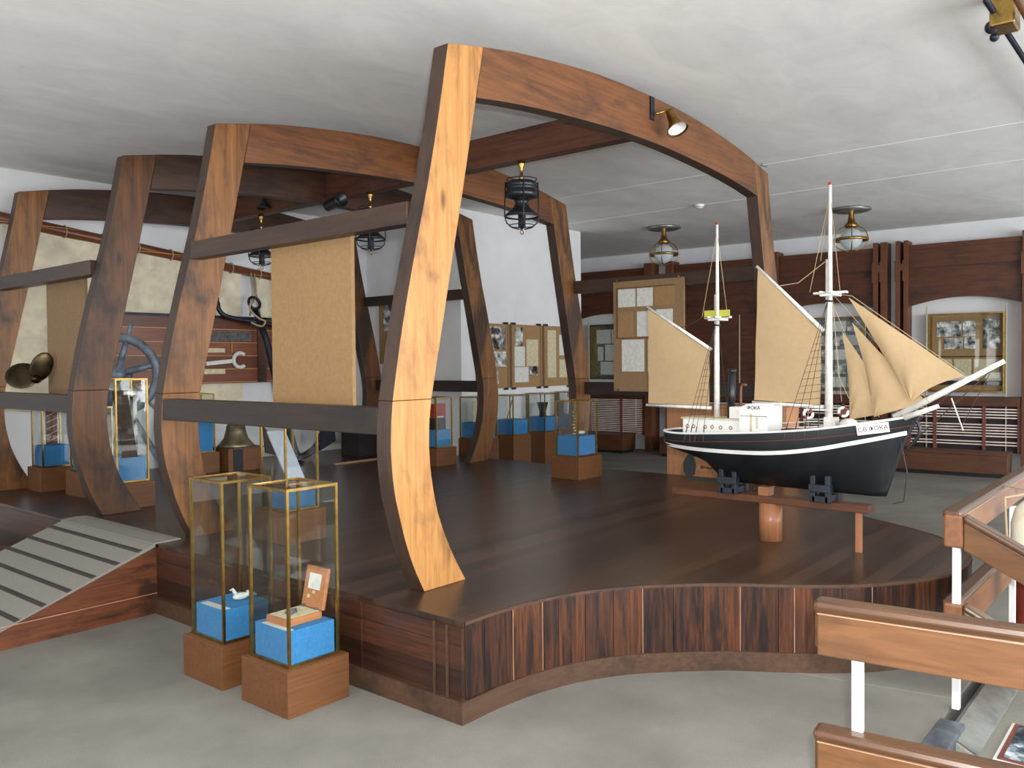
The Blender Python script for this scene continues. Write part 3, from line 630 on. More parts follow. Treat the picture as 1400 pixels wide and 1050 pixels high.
# anchor
t = thing('iron_anchor', 'black iron anchor leaning against the mahogany planking, stock at its top', 'anchor', (1.0, 5.5, ST))
MB().tube([(.78,5.78,2.28),(.86,5.66,1.9),(.93,5.5,1.2),(1.0,5.36,.6),(1.02,5.33,.5)], [.035,.04,.045,.055,.06], 10).build('shank', 'iron', t, True)
MB().tube(smoothpts([(.3,5.86,2.36),(.33,5.84,2.33),(.34,5.82,2.24),(.42,5.8,2.17),(.65,5.78,2.13),(.9,5.74,2.1),(1.15,5.72,2.06),(1.3,5.7,2.03)]), .028, 10).build('stock', 'iron', t, True)
MB().sphere((.32,5.86,2.37), .04).build('stock_knob', 'iron', t, True)
MB().torus((.78,5.78,2.34), .075, .018, Matrix.Rotation(R_(70),3,'X')).build('ring', 'iron', t, True)
MB().tube(smoothpts([(.62,5.3,.78),(.75,5.3,.6),(.92,5.32,.5),(1.1,5.32,.5),(1.3,5.3,.62),(1.42,5.28,.85)]), .045, 10).build('arms', 'iron', t, True)
MB().prism([(1.3,.72),(1.5,.98),(1.54,.66),(1.3,.56)], lambda u, v, s: (u, 5.24+(.03 if s else 0), v)).build('fluke', 'iron', t)
MB().prism([(.7,.72),(.52,.9),(.55,.6),(.72,.55)], lambda u, v, s: (u, 5.24+(.03 if s else 0), v)).build('fluke', 'iron', t)
MB().tube(smoothpts([(.72,5.74,2.36),(.68,5.72,2.26),(.78,5.7,2.16),(.86,5.68,2.12),(.8,5.67,2.06),(.66,5.67,2.1)]), .012, 6).build('rope_lashing', 'rope', t, True)
for q in [o for o in bpy.data.objects if o == t]: q.location.x -= .17
# bell on its box
t = thing('ship_bell', 'dark bronze bell standing on a wooden box under the lower rail', 'bell', (0, 5.25, .7))
MB().lathe([(.19,.705),(.2,.715),(.17,.75),(.13,.8),(.11,.87),(.1,.93),(.075,.965),(.03,.98),(0,.98)], 28, Matrix.Translation((.0,5.25,0))).build('body', 'bell', t, True)
MB().torus((0,5.25,1.0), .035, .012, Matrix.Rotation(R_(90),3,'X'), 16, 8).build('crown', 'bronze', t, True)
t = thing('bell_box', 'wooden box in two leaves carrying the dark bell', 'box', (0, 5.25, ST))
MB().box(-.2, 5.08, ST, .22, 5.42, .69).build('body', 'veneer', t, bevel=.003); MB().box(-.14, 5.07, ST, -.03, 5.08, .69).build('dark_opening', 'black', t); MB().box(-.21, 5.06, .69, .23, 5.43, .705).build('lid', 'bench', t)
# ship's wheel
t = thing('steering_wheel', 'grey metal ship steering wheel on a stand behind the tall showcase', "ship's wheel", (-1.1, 5.45, ST))
c = Vector((-1.24, 5.37, 1.52)); nrm = Vector((-.55,-.83,0)); Mw = nrm.to_track_quat('Z','Y').to_matrix()
MB().torus(c, .37, .046, Mw, 40, 10).build('rim', 'wheelmetal', t, True)
MB().sphere(c, .085, 16, 10, (1,1,.9), Mw).build('hub', 'wheelmetal', t, True)
for k in range(6):
    a = R_(15+60*k); d = Mw @ Vector((math.cos(a), math.sin(a), 0))
    MB().tube([c+d*.05, c+d*.2, c+d*.38], [.03,.034,.026], 8).build('spoke', 'wheelmetal', t, True)
    MB().tube([c+d*.4, c+d*.44, c+d*.5, c+d*.53], [.014,.016,.024,.012], 8).build('handle', 'wheelmetal', t, True)
MB().tube([(-1.1,5.52,ST),(-1.1,5.52,1.2),(-1.08,5.5,1.52)], [.1,.07,.06], 12).build('stand', 'wheelmetal', t, True)
MB().bar((-1.1,5.5,1.2), (-.8,5.2,.46), .05, .05).bar((-1.1,5.5,1.2), (-1.4,5.3,.46), .05, .05).build('leg', 'wheelmetal', t)
# bronze propeller resting on the lower left rail
t = thing('bronze_propeller', 'bronze propeller with rounded blades resting on the lower rail at far left', 'propeller', (-2.3, 4.65, 1.385))
Mp = Vector((-.72,-.69,0)).to_track_quat('Z','Y').to_matrix()
cc = Vector((-2.28, 4.62, 1.50))
for (ang, L, W) in ((166, .19, .12), (66, .18, .085)):
    a = R_(ang); d = Mp @ Vector((math.cos(a), math.sin(a), 0))
    Mr = Mp @ Matrix.Rotation(a, 3, 'Z') @ Matrix.Rotation(R_(28), 3, 'X')
    MB().sphere(cc+d*L*.62, 1, 20, 12, (L*.72, W, .016), Mr).build('blade', 'bronze', t, True)
MB().sphere(cc, .04, 14, 8, (1,1,1.5), Mp).build('hub', 'bronze', t, True)
# small things on the stage near the back
t = thing('dark_chest', 'dark chest with a red cloth on top, on the stage near the back wall', 'chest', (1.75, 5.3, ST))
MB().box(1.62, 5.1, ST, 1.95, 5.45, .88).build('body', 'darkrecess', t, bevel=.004); MB().box(1.64, 5.12, .88, 1.92, 5.4, .93).build('red_cloth', 'red', t, bevel=.01)
tag(MB().box(.9, 4.66, ST, 2.32, 4.7, ST+.02).build('floor_batten', 'board2'), 'thin pale batten lying across the stage in front of the anchor', 'batten')

# ------------------------------------------------------------------ far wall: exhibition bays
def fwt(name, label, cat, y, z=0., group=None): return thing(name, label, cat, (wx(y), y, z), TH, group)
def bay(y0, y1, label, slats, arch=True, group='panelled bays on the far wall'):
    """y0 < y1; local y along the wall, local -x towards the room"""
    yc = (y0+y1)/2; h = (y1-y0)/2; t = fwt('wall_bay', label, 'wall panelling', yc, 0, group)
    L = dict(world=False)
    if arch:
        P = [(-h, 3.26), (h, 3.26)] + [(lerp(h, -h, k/20), 2.37+.115*(1-((lerp(h,-h,k/20))/h)**2)) for k in range(21)]
    else: P = [(-h, 3.26), (h, 3.26), (h, 1.2), (-h, 1.2)]
    MB().prism(P, lambda u, v, s: (0 if s else -.05, u, v)).build('header_panel', 'panel', t, **L)
    MB().box(-.06, -h, 3.02, -.05, h, 3.035).box(-.075, -h, 2.93, -.05, h, 3.02).box(-.07, -h, 3.2, -.05, h, 3.27).build('moulding', 'panel', t, **L)
    MB().box(-.11, -h, .93, .1, h, 1.06 if arch else 1.12).build('sill_rail', 'panel', t, **L)
    MB().box(-.03, -h, .28, .1, h, .93).build('recess_back', 'darkrecess', t, **L)
    for z in slats: MB().box(-.075, -h+.03, z, -.045, h-.03, z+.016).build('louvre_slat', 'louvre', t, **L)
    for yy in (-h+.015, -h*.38, h*.5, h-.015): MB().box(-.085, yy-.022, .28, -.03, yy+.022, .93).build('stile', 'deck', t, **L)
    return t
rs = [.88,.84,.8,.76, .66,.62,.58,.54,.50, .42,.38]
bay(-1.0, .43, 'panelled bay with an arched white recess, the rightmost, behind the bowsprit', rs)
bay(.91, 2.35, 'panelled bay with an arched white recess behind the foresail of the ship', rs)
bay(2.47, 4.2, 'plain wood-backed bay between the two ship masts', rs, arch=False)
bay(4.8, 6.3, 'panelled bay with an arched white recess, the leftmost, beside the lit wall', [.9-.034*k for k in range(19)])
def wpost(y, wd, label, z1=3.34):
    t = fwt('wall_post', label, 'post', y, 0, 'timber posts on the far wall')
    MB().box(-.12, -wd/2, 0, .15, wd/2, z1).build('upright', 'post', t, bevel=.004, world=False)
    MB().box(-.14, -wd/2-.01, 2.75, -.12, wd/2+.01, 3.05).build('collar', 'post', t, world=False)
for y, wd, lab in ((4.69,.16,'timber post under the left ceiling lantern, left of its pair'),(4.28,.14,'timber post under the left ceiling lantern, right of its pair'),(2.41,.1,'timber post just right of the nearest arch leg'),(.88,.07,'timber post in the left pair beside the white strip, outer one'),(.765,.09,'timber post in the left pair beside the white strip, inner one'),(.57,.06,'timber post in the right pair beside the white strip, inner one'),(.46,.06,'timber post in the right pair beside the white strip, outer one'),(-1.06,.1,'timber post at the right edge of the picture')):
    wpost(y, wd, lab)
for y in (4.48, .825, .52):
    tag(MB().box(wx(y)-.14, y-(.2 if y > 4 else .05), 2.9, wx(y)-.1, y+(.2 if y > 4 else .05), 3.0).build('post_bracket', 'post'), {4.48:'timber cross-piece joining the post pair under the left ceiling lantern', .825:'small timber block joining the post pair left of the white strip', .52:'small timber block joining the post pair right of the white strip'}[y], 'bracket')
def vitrine(y0, y1, z0, z1, label, items, back='board'):
    yc = (y0+y1)/2; h = (y1-y0)/2; t = fwt('wall_vitrine', label, 'wall showcase', yc, z0, 'brass wall showcases'); L = dict(world=False); Z = z1-z0
    MB().box(.12, -h, 0, .14, h, Z).build('backing', back, t, **L)
    q = .022; f = MB().box(-.04, -h, 0, .14, -h+q, Z).box(-.04, h-q, 0, .14, h, Z); f.build('side_frame', 'brass', t, **L)
    MB().box(-.04, -h+q, Z-q, .14, h-q, Z).build('cross_frame', 'brass_dull', t, **L)
    MB().box(-.04, -h+q, 0, .14, h-q, q).build('cross_frame', 'brass_dull', t, **L)
    MB().box(-.03, -h+q, q, -.027, h-q, Z-q).build('glass_pane', 'glass', t, **L)
    for (a, za, b_, zb, mt, nm) in items: MB().box(.11, min(a,b_), za, .12, max(a,b_), zb).build(nm, mt, t, **L)
    for yy in (-h-.02, h+.02): MB().tube([(-.05,yy,-.85 if z0 > 1 else -.6),(-.05,yy,Z+.12)], .009, 8).build('brass_rod', 'paper_old', t, True, **L)
    return t
# local y: left in the photo is +y
vitrine(-.8, .17, 1.12, 2.25, 'brass showcase of framed photographs in the rightmost arched recess', [(.4,.8,.08,1.02,'photo2','photograph'),(.06,.8,-.1,1.02,'photo2','photograph'),(.3,.62,.06,.78,'photo2','photograph'),(.04,.62,-.1,.79,'photo2','photograph'),(-.2,.62,-.4,1.04,'photo','photograph'),(.4,.2,.2,.47,'paper_old','paper'),(.17,.2,-.05,.47,'paper_old','paper'),(-.08,.2,-.4,.47,'paper_old','paper'),(.44,.5,-.44,.515,'darkrecess','divider'),(.44,.1,-.44,.16,'darkrecess','divider')])
vitrine(1.06, 1.88, 1.12, 2.26, 'brass showcase of grey prints behind the foresail luff', [(x, z, x-.2, z+.16, ('photo2','paper')[k % 2], 'photograph') for k, (x, z) in enumerate([(.34,.92),(.1,.92),(-.12,.92),(.34,.7),(.1,.7),(-.12,.7),(.34,.48),(.1,.48),(-.12,.48),(.34,.26),(.1,.26),(-.12,.26),(.34,.05),(.1,.05),(-.12,.05)])], 'steel')
vitrine(3.05, 4.0, 1.22, 2.24, 'brass showcase between the ship masts, behind the yellow cloth', [(.42,.82,-.42,.97,'paper','paper'),(.42,.5,-.36,.72,'board','paper'),(.42,.1,-.3,.4,'board','paper')], 'darkrecess')
vitrine(5.0, 5.95, 1.28, 2.29, 'brass showcase of grey papers in the leftmost arched recess', [(.42,.66,.12,.92,'paper','paper'),(.1,.66,-.3,.92,'paper','paper'),(.4,.34,.28,.6,'paper','paper'),(.24,.34,-.3,.64,'paper','paper'),(.34,.08,-.3,.32,'paper','paper')], 'steel')
def bench(y0, y1, label, z1=.3):
    yc = (y0+y1)/2; h = (y1-y0)/2; t = thing('wall_bench', label, 'bench', (7.5-TH*yc, yc, 0), TH, 'long wooden benches on the far wall'); L = dict(world=False)
    MB().box(0, -h, .05, .45, h, z1).build('body', 'bench', t, bevel=.006, **L); MB().box(.03, -h+.03, 0, .42, h-.03, .05).build('toe_kick', 'black', t, **L)
    MB().box(-.01, -h-.01, z1, .46, h+.01, z1+.025).build('seat', 'bench', t, bevel=.004, **L)
bench(-.95, .46, 'long low brown bench under the rightmost bay, behind the bow')
bench(2.5, 4.15, 'long low brown bench between the masts, hidden by the ship')
bench(4.85, 6.3, 'long low brown bench under the leftmost bay, behind the showcase row')
t = thing('plywood_pedestal', 'plain plywood pedestal standing behind the hull of the ship model', 'pedestal', (2.8, .65, 0))
MB().box(2.52, .06, 0, 2.9, 1.3, 1.14).build('body', 'ply', t, bevel=.003); MB().box(2.5, .04, 1.14, 2.92, 1.32, 1.155).build('top', 'ply', t)

# ------------------------------------------------------------------ ship model stand
t = thing('model_stand', 'low wooden stand of beam, round post and slim leg under the ship model', 'stand', (0, -.85, ST))
MB().box(-.06, -1.49, .69, .06, -.19, .735).build('beam', 'stand', t, bevel=.004)
MB().lathe([(0,ST),(.072,ST),(.072,.69),(0,.69)], 28, Matrix.Translation((0,-.87,0))).build('round_post', 'stand_post', t, True)
MB().box(-.04, -1.445, ST, -.012, -1.41, .69).build('leg', 'stand_post', t, bevel=.002)
MB().box(-.03, -.87, .735, .05, -.8, .79).build('block', 'stand_post', t)
for y0 in (-.62, -1.22):
    m_ = MB()
    for yy in (-.045, .045):
        m_.box(-.1, y0+yy-.016, .735, -.06, y0+yy+.016, .9).box(.06, y0+yy-.016, .735, .1, y0+yy+.016, .9)
    m_.box(-.115, y0-.065, .80, -.055, y0+.065, .845).box(.055, y0-.065, .80, .115, y0+.065, .845).box(-.1, y0-.05, .736, .1, y0+.05, .775)
    m_.build('cradle', 'cradle', t, bevel=.004)

# ------------------------------------------------------------------ the ship model
ship = thing('sailing_ship_model', 'large two-masted sailing ship model, black hull with white stripe and tan sails', 'ship model', (0, -.9, .79))
SH = [(-.155,1.13),(-.3,1.122),(-.5,1.13),(-.9,1.155),(-1.2,1.185),(-1.4,1.215),(-1.55,1.24),(-1.68,1.265),(-1.76,1.285)]
KZ = [(-.155,1.035),(-.2,1.0),(-.3,.965),(-.4,.935),(-.47,.9),(-.5,.845),(-.56,.815),(-.7,.8),(-1.5,.79),(-1.575,.795),(-1.6,.87),(-1.64,1.0),(-1.68,1.12),(-1.72,1.2),(-1.76,1.27)]
BW = [(-.155,.085),(-.165,.12),(-.19,.15),(-.25,.172),(-.35,.188),(-.6,.2),(-.95,.205),(-1.15,.195),(-1.3,.17),(-1.45,.13),(-1.55,.095),(-1.64,.055),(-1.72,.02),(-1.76,.006)]
def yt(tab, y): return interp([(-a, b_) for a, b_ in tab], -y)
def dense(tab):
    P = smoothpts([(y, v, 0) for y, v in tab], 8); return [(p.x, p.y) for p in P]
SH = dense(SH); BW = dense(BW)
def hw(y, z):
    zs, zk, b_ = yt(SH, y), yt(KZ, y), yt(BW, y); s_ = max(0, min(1, (z-zk)/(max(zs-zk, 1e-4))))
    q = interp([(.155,9),(.3,5),(.5,2.6),(.8,2.9),(1.1,2.9),(1.35,1.7),(1.6,1.15),(1.8,1.0)], -y)
    if s_ <= 0: return .006
    return max(.006, b_*(1-(1-s_)**q)*(.96+.04*s_))
YS = [-.155,-.165,-.18,-.2,-.23,-.27,-.32,-.38,-.44,-.49,-.53,-.6]+[-.6-.06*k for k in range(1,16)]+[-1.54,-1.575,-1.6,-1.63,-1.66,-1.69,-1.72,-1.745,-1.76]
NS = 14; vs = []
for y in YS:
    zs, zk = yt(SH, y), yt(KZ, y)
    for sg in (-1, 1):
        for k in range(NS+1):
            kk = k if sg < 0 else NS-k
            s_ = 1-(kk/NS); z = lerp(zk, zs, s_)
            vs.append((sg*hw(y, z), y, z))
n_ = 2*(NS+1); fs = []
for i in range(len(YS)-1):
    for k in range(n_-1): fs.append((i*n_+k, i*n_+k+1, (i+1)*n_+k+1, (i+1)*n_+k))
fs += [tuple(range(n_)), tuple((len(YS)-1)*n_+k for k in range(n_-1,-1,-1))]
hull = MB().add(vs, fs).build('hull', 'hull', ship, True)
def side_line(zf, r, nm, mt, ys=YS, off=.001):
    P = [(-(hw(y, zf(y))+off), y, zf(y)) for y in ys]; Q = [(-p[0], p[1], p[2]) for p in P]
    MB().tube(P[::-1]+Q, r, 6).build(nm, mt, ship, True)
WL = [(-.155,1.045),(-.3,1.03),(-.5,1.02),(-.9,1.025),(-1.2,1.062),(-1.4,1.105),(-1.55,1.14),(-1.68,1.172),(-1.76,1.19)]
WL = dense(WL)
ys = [y for y in YS if y > -1.71]
def strake(zf, hh, nm, mt, ys):
    for sg in (-1, 1):
        A = []; Bq = []
        for y in ys:
            z = zf(y); A.append((sg*(hw(y, z-hh)+.003), y, z-hh)); Bq.append((sg*(hw(y, z+hh)+.003), y, z+hh))
        MB().ribbon(A, Bq, (-sg*.008, 0, 0)).build(nm, mt, ship)
strake(lambda y: yt(WL, y), .0125, 'white_stripe', 'white', ys)
side_line(lambda y: yt(SH, y)-.055, .0022, 'red_line', 'redline', [y for y in YS if y > -1.74], .0)
side_line(lambda y: yt(SH, y)-.001, .0075, 'sheer_rail', 'white', YS, -.003)
# deck and bulwark lining
for sg in (-1, 1):
    yy = [y for y in YS if -1.68 < y < -.18]
    A = [(sg*(hw(y, yt(SH,y)-.07)-.012), y, yt(SH,y)-.07) for y in yy]; Bq = [(sg*(hw(y, yt(SH,y)-.006)-.009), y, yt(SH,y)-.006) for y in yy]
    MB().ribbon(A, Bq, (-sg*.003, 0, 0)).build('bulwark_lining', 'deck', ship)
dk = [( -hw(y, yt(SH,y)-.065)+.012, y, yt(SH,y)-.065) for y in YS if y < -.17 and y > -1.72]
nd = len(dk); MB().add(dk+[(-a, b_, c) for a, b_, c in dk], [(i, i+1, nd+i+1, nd+i) for i in range(nd-1)]).build('deck', 'deck', ship)
# stern post, rudder and propeller
MB().box(-.008, -.545, .79, .008, -.505, .95).box(-.006, -.53, .79, .006, -.3, .81).build('stern_post', 'hull', ship)
MB().prism([(-.3,.97),(-.33,.95),(-.345,.9),(-.335,.83),(-.29,.80),(-.255,.84),(-.25,.9),(-.275,.95)], lambda u, v, s: (.007 if s else -.007, u, v)).build('rudder', 'hull', ship)
MB().tube([(0,-.5,.88),(0,-.38,.88)], .005, 8).sphere((0,-.385,.88), .012).box(-.03,-.392,.872,.03,-.385,.888).build('propeller', 'brass_dull', ship)
# deckhouses
cab = MB().box(-.1, -.72, 1.1, .1, -.30, 1.215).build('cabin', 'white', ship, bevel=.003)
MB().box(-.108, -.72, 1.215, .108, -.29, 1.224).build('cabin_roof', 'paper_old', ship)
for k in range(6):
    y = -.335-[0,.045,.13,.18,.24,.31][k]
    MB().torus((-.1005, y, 1.165), .010, .003, Matrix.Rotation(R_(90),3,'Y'), 14, 6).build('porthole', 'brass_dull', cab, True)
MB().box(-.07, -.72, 1.224, .07, -.62, 1.30).build('wheelhouse', 'white', ship, bevel=.003)
br = MB().prism([(-.71,1.1),(-.71,1.30),(-.76,1.322),(-.82,1.33),(-.9,1.33),(-.9,1.1)], lambda u, v, s: (-.12 if s else .12, u, v)).build('bridge_house', 'white', ship, bevel=.003)
MB().box(-.1215, -.8, 1.15, -.12, -.785, 1.26).box(-.1215, -.84, 1.17, -.12, -.825, 1.25).build('door', 'paper_old', br)
MB().box(-.122, -.72, 1.245, -.12, -.9, 1.25).build('moulding', 'lampgrey', br)
MB().tube([(0,-.60,1.22),(0,-.61,1.54)], [.024,.024], 16).lathe([(.027,1.53),(.027,1.545),(.0,1.545)], 16, Matrix.Translation((0,-.61,0))).build('funnel', 'black', ship, True)
MB().tube(smoothpts([(.02,-.66,1.3),(.02,-.66,1.4),(.02,-.67,1.44),(.02,-.7,1.44)]), .009, 8).build('ventilator', 'deck', ship, True)
MB().sphere((0,-1.36,1.21), .05, 16, 8, (1,1.1,.75)).build('windlass_cover', 'white_wood', ship, True)
MB().box(-.035, -1.29, 1.15, .035, -1.22, 1.25).build('mast_coat', 'white_wood', ship)
MB().box(-.05, -1.05, 1.13, .05, -.96, 1.17).build('hatch', 'deck', ship)
# name plate with lettering, and the lettering on the bridge front
ym = -1.52; zm = yt(SH, ym)-.03
xa, xb = hw(-1.46, 1.2), hw(-1.585, 1.215)
A = Vector((-xa-.004, -1.46, 1.2)); B_ = Vector((-xb-.004, -1.6, 1.222)); dirv = (B_-A).normalized(); nn = Vector((-1, -.35, 0)); nn = (nn - dirv*nn.dot(dirv)).normalized(); upv = nn.cross(dirv); upv = upv if upv.z > 0 else -upv
Mn = Matrix((dirv, upv, dirv.cross(upv))).transposed().to_4x4(); Mn.translation = (A+B_)/2
npl = MB().box(-.09, -.042, -.004, .085, .016, .004, Mn).build('name_plate', 'white', ship, bevel=.002)
def text(name, body, size, Mt, mat, parent):
    cu = bpy.data.curves.new(name, 'FONT'); cu.body = body; cu.size = size; cu.align_x = 'CENTER'; cu.align_y = 'CENTER'; cu.extrude = .0006; cu.offset = .0002
    to = bpy.data.objects.new(name+'_tmp', cu); col.objects.link(to); bpy.context.view_layer.update()
    me = bpy.data.meshes.new_from_object(to.evaluated_get(bpy.context.evaluated_depsgraph_get())); bpy.data.objects.remove(to)
    off = Vector((0,0,0)); p = parent
    while p is not None: off += p.location; p = p.parent
    me.transform(Matrix.Translation(-off) @ Mt)
    o = bpy.data.objects.new(name, me); col.objects.link(o); o.parent = parent
    me.materials.clear(); me.materials.append(MAT[mat]); return o
text('lettering', 'СВ.ФОКА', .036, Mn @ Matrix.Translation((-.002, -.013, .0052)), 'letter', npl)
Mb = Matrix(((0,0,-1,-.122),(-1,0,0,-.81),(0,1,0,1.30),(0,0,0,1)))
text('lettering', 'ФОКА', .03, Mb, 'black', br)
# spars
def spar(nm, a, b_, r0, r1, mt='white_wood'): return MB().tube([a, b_], [r0, r1], 12).build(nm, mt, ship, True)
spar('mizzen_lower_mast', (0,-.5,1.1), (0,-.5,2.04), .02, .015)
spar('mizzen_topmast', (-.03,-.52,1.84), (-.03,-.52,2.50), .013, .008)
spar('main_lower_mast', (0,-1.24,1.12), (0,-1.24,2.21), .024, .019)
spar('main_topmast', (-.035,-1.26,1.96), (-.035,-1.26,2.655), .014, .009)
MB().sphere((-.03,-.52,2.503), .011).build('mast_truck', 'red', ship, True); MB().sphere((-.035,-1.26,2.66), .012).build('mast_truck', 'red', ship, True)
for (y, z, w_) in ((-.51,1.88,.09), (-1.25,2.0,.1)):
    MB().box(-.05, y-.05, z-.015, .05, y+.05, z).box(-.02, y-w_, z, .02, y+w_, z+.014).box(-w_, y-.035, z, w_, y-.02, z+.014).box(-w_, y+.02, z, w_, y+.035, z+.014).build('crosstree', 'white_wood', ship, bevel=.003)
    MB().lathe([(.027,z-.05),(.027,z-.035),(0,z-.035)], 14, Matrix.Translation((0,y+.01,0))).build('mast_band', 'black', ship, True)
MB().box(-.02, -.60, 1.885, -.012, -.42, 1.935).build('yellow_cloth', 'yellow', ship)
spar('gaff', (0,-.46,1.675), (0,.03,1.985), .012, .008); spar('boom', (0,-.46,1.285), (0,.04,1.292), .012, .010)
spar('gaff', (0,-1.21,1.775), (0,-.78,2.205), .014, .009); spar('boom', (0,-1.21,1.31), (0,-.75,1.33), .012, .010)
spar('bowsprit', (-.01,-1.62,1.262), (-.01,-2.18,1.585), .022, .013)
spar('bowsprit_heel', (-.03,-1.68,1.262), (-.02,-1.86,1.335), .018, .012)
# sails
def sail(nm, quad, bulge=.0, n=12, hollow=(0,0,0,0)):
    """quad: four corners; bulge pushes the cloth sideways, hollow curves each edge inward"""
    a, b_, c, d = [Vector(p) for p in quad]; vs = []; cen = (a+b_+c+d)/4
    for i in range(n+1):
        for j in range(n+1):
            u, v = i/n, j/n
            p = a*(1-u)*(1-v) + b_*u*(1-v) + c*u*v + d*(1-u)*v
            cu, cv = 4*u*(1-u), 4*v*(1-v)
            p = p + (cen-p)*(hollow[0]*cu*(1-v)+hollow[2]*cu*v+hollow[1]*cv*u+hollow[3]*cv*(1-u))
            p.x += -bulge*cu*cv + .003*math.sin(u*14+v*5)
            vs.append(p)
    m = len(vs); vs += [p + Vector((.003,0,0)) for p in vs]
    idx = lambda i, j: i*(n+1)+j
    fs = [(idx(i,j), idx(i+1,j), idx(i+1,j+1), idx(i,j+1)) for i in range(n) for j in range(n)]
    fs += [tuple(m+q for q in f[::-1]) for f in fs]
    return MB().add(vs, fs).build(nm, 'sail', ship, True)
sail('mizzen_sail', [(-.005,-.445,1.30),(-.005,-.45,1.665),(-.005,.018,1.965),(-.005,.02,1.305)], .015)
sail('main_sail', [(-.005,-1.19,1.325),(-.005,-1.195,1.765),(-.005,-.79,2.185),(-.005,-.765,1.345)], .015)
sail('flying_jib', [(-.04,-1.37,1.97),(-.03,-1.99,1.505),(-.05,-1.725,1.36),(-.05,-1.72,1.362)], .03, 14, (0,.12,0,.02))
sail('jib', [(-.02,-1.385,1.82),(-.02,-1.80,1.35),(-.02,-1.515,1.262),(-.02,-1.51,1.265)], .03, 14, (0,.03,0,.16))
sail('fore_staysail', [(0,-1.32,1.77),(0,-1.64,1.30),(0,-1.37,1.24),(0,-1.365,1.243)], .025, 14, (0,0,0,.16))
# rigging
def line(nm, pts, r=.0016, mt='rope'): return MB().tube(pts, r, 5).build(nm, mt, ship)
line('forestay', [(0,-1.27,2.0),(-.01,-1.38,1.98),(-.01,-1.99,1.51)], .0022); line('forestay', [(0,-1.27,1.99),(-.03,-1.81,1.36)]); line('forestay', [(0,-1.26,1.95),(-.05,-1.55,1.26)])
line('halyard', [(-.03,-.52,2.45),(-.09,-.44,1.89)]); line('halyard', [(-.03,-.52,2.45),(-.09,-.62,1.89)])
line('halyard', [(-.035,-1.26,2.6),(-.1,-1.16,2.01)]); line('halyard', [(-.035,-1.26,2.6),(-.1,-1.34,2.01)]); line('halyard', [(-.035,-1.26,2.6),(-.03,-1.2,2.2)])
line('peak_halyard', [(0,-.5,2.0),(0,-.36,1.87),(0,-.22,1.82)], .0022, 'darkrope'); line('peak_halyard', [(0,-1.22,2.2),(0,-1.05,2.08),(0,-.93,2.07)], .003)
def shrouds(ym_, zt_, ys_, nrat):
    for sg in (-1, 1):
        s0 = [];
        for y in ys_:
            z = yt(SH, y); a = Vector((sg*(hw(y, z)+.004), y, z-.03)); b_ = Vector((sg*.02, ym_, zt_)); s0.append((a, b_))
            line('shroud', [a, b_], .0016, 'darkrope'); line('chainplate', [a-Vector((0,0,.02)), lerp(a, b_, .1)], .0035, 'darkrope')
        for k in range(3, nrat):
            t_ = k/nrat*.72+.06; line('ratline', [lerp(p, q, t_) for p, q in s0], .0011, 'darkrope')
shrouds(-.5, 1.84, [-.36,-.4,-.44,-.5], 12)
shrouds(-1.24, 1.96, [-1.04,-1.1,-1.16,-1.24], 14)
line('running_stay', [(-.02,-1.27,1.95),(-.06,-1.32,1.5),(-.09,-1.39,1.37)], .002); line('running_stay', [(-.02,-1.27,1.95),(-.04,-1.33,1.35)])
line('bobstay', [(0,-2.12,1.54),(0,-1.68,1.08)], .003, 'darkrope'); line('bobstay', [(0,-1.96,1.45),(0,-1.7,1.2)], .003, 'darkrope')
spar('martingale', (0,-1.92,1.38), (0,-1.98,1.2), .004, .003); line('martingale_stay', [(0,-2.12,1.54),(0,-1.97,1.22),(0,-1.72,1.2)], .002, 'darkrope')
MB().tube(smoothpts([(0,-1.735,1.25),(0,-1.755,1.21),(0,-1.75,1.16),(0,-1.715,1.11),(0,-1.69,1.08)]), .010, 8).build('stem_scroll', 'black', ship, True)
line('anchor_cable', [(-.02,-1.66,1.12),(-.04,-1.7,.95),(-.04,-1.68,.78),(-.03,-1.62,.76)], .003, 'iron')
for sg in (-1, 1): MB().tube([(sg*.14,-1.14,1.3),(sg*.12,-1.28,1.3)], .005, 6).tube([(sg*.17,-1.02,1.215),(sg*.16,-1.24,1.235)], .003, 6).build('pin_rail', 'white_wood', ship)
for (y, z, x) in ((-1.17,1.275,-.15), (-1.36,1.29,-.1)):
    MB().torus((x,y,z), .026, .009, Matrix.Rotation(R_(78),3,'Y'), 20, 8).build('lifebuoy', 'white', ship, True)
    MB().torus((x,y,z), .026, .0094, Matrix.Rotation(R_(78),3,'Y'), 6, 8, R_(20), R_(70)).torus((x,y,z), .026, .0094, Matrix.Rotation(R_(78),3,'Y'), 6, 8, R_(200), R_(250)).build('lifebuoy_band', 'floatred', ship, True)
MB().box(.0,-1.42,1.27,.03,-1.3,1.31).build('deck_box', 'stand', ship)

# ------------------------------------------------------------------ stairwell balustrades at right
def plankboard(t, a, b_, z0, z1, th, mat, capmat, side):
    """vertical board from a to b (xy) with rounded cap"""
    a = Vector((*a, 0)); b_ = Vector((*b_, 0)); d = (b_-a).normalized(); n = Vector((-d.y, d.x, 0))
    M_ = Matrix((d, n, Vector((0,0,1)))).transposed().to_4x4(); M_.translation = a; L = (b_-a).length
    MB().box(0, -th/2, z0, L, th/2, z1-.035, M_).build('board', mat, t, bevel=.004)
    MB().box(-.012, -th/2-.014, z1-.035, L+.012, th/2+.014, z1, M_).build('cap', capmat, t, bevel=.015)
    MB().box(.0, -th/2-.002, z1-.0405, L, -th/2, z1-.0375, M_).box(.0, th/2, z1-.0405, L, th/2+.002, z1-.0375, M_).build('pale_joint', 'seam', t)
nr = thing('stair_balustrade', 'wooden balustrade board rail in the right foreground with white posts', 'balustrade', (-2.7, -2.7, 0))
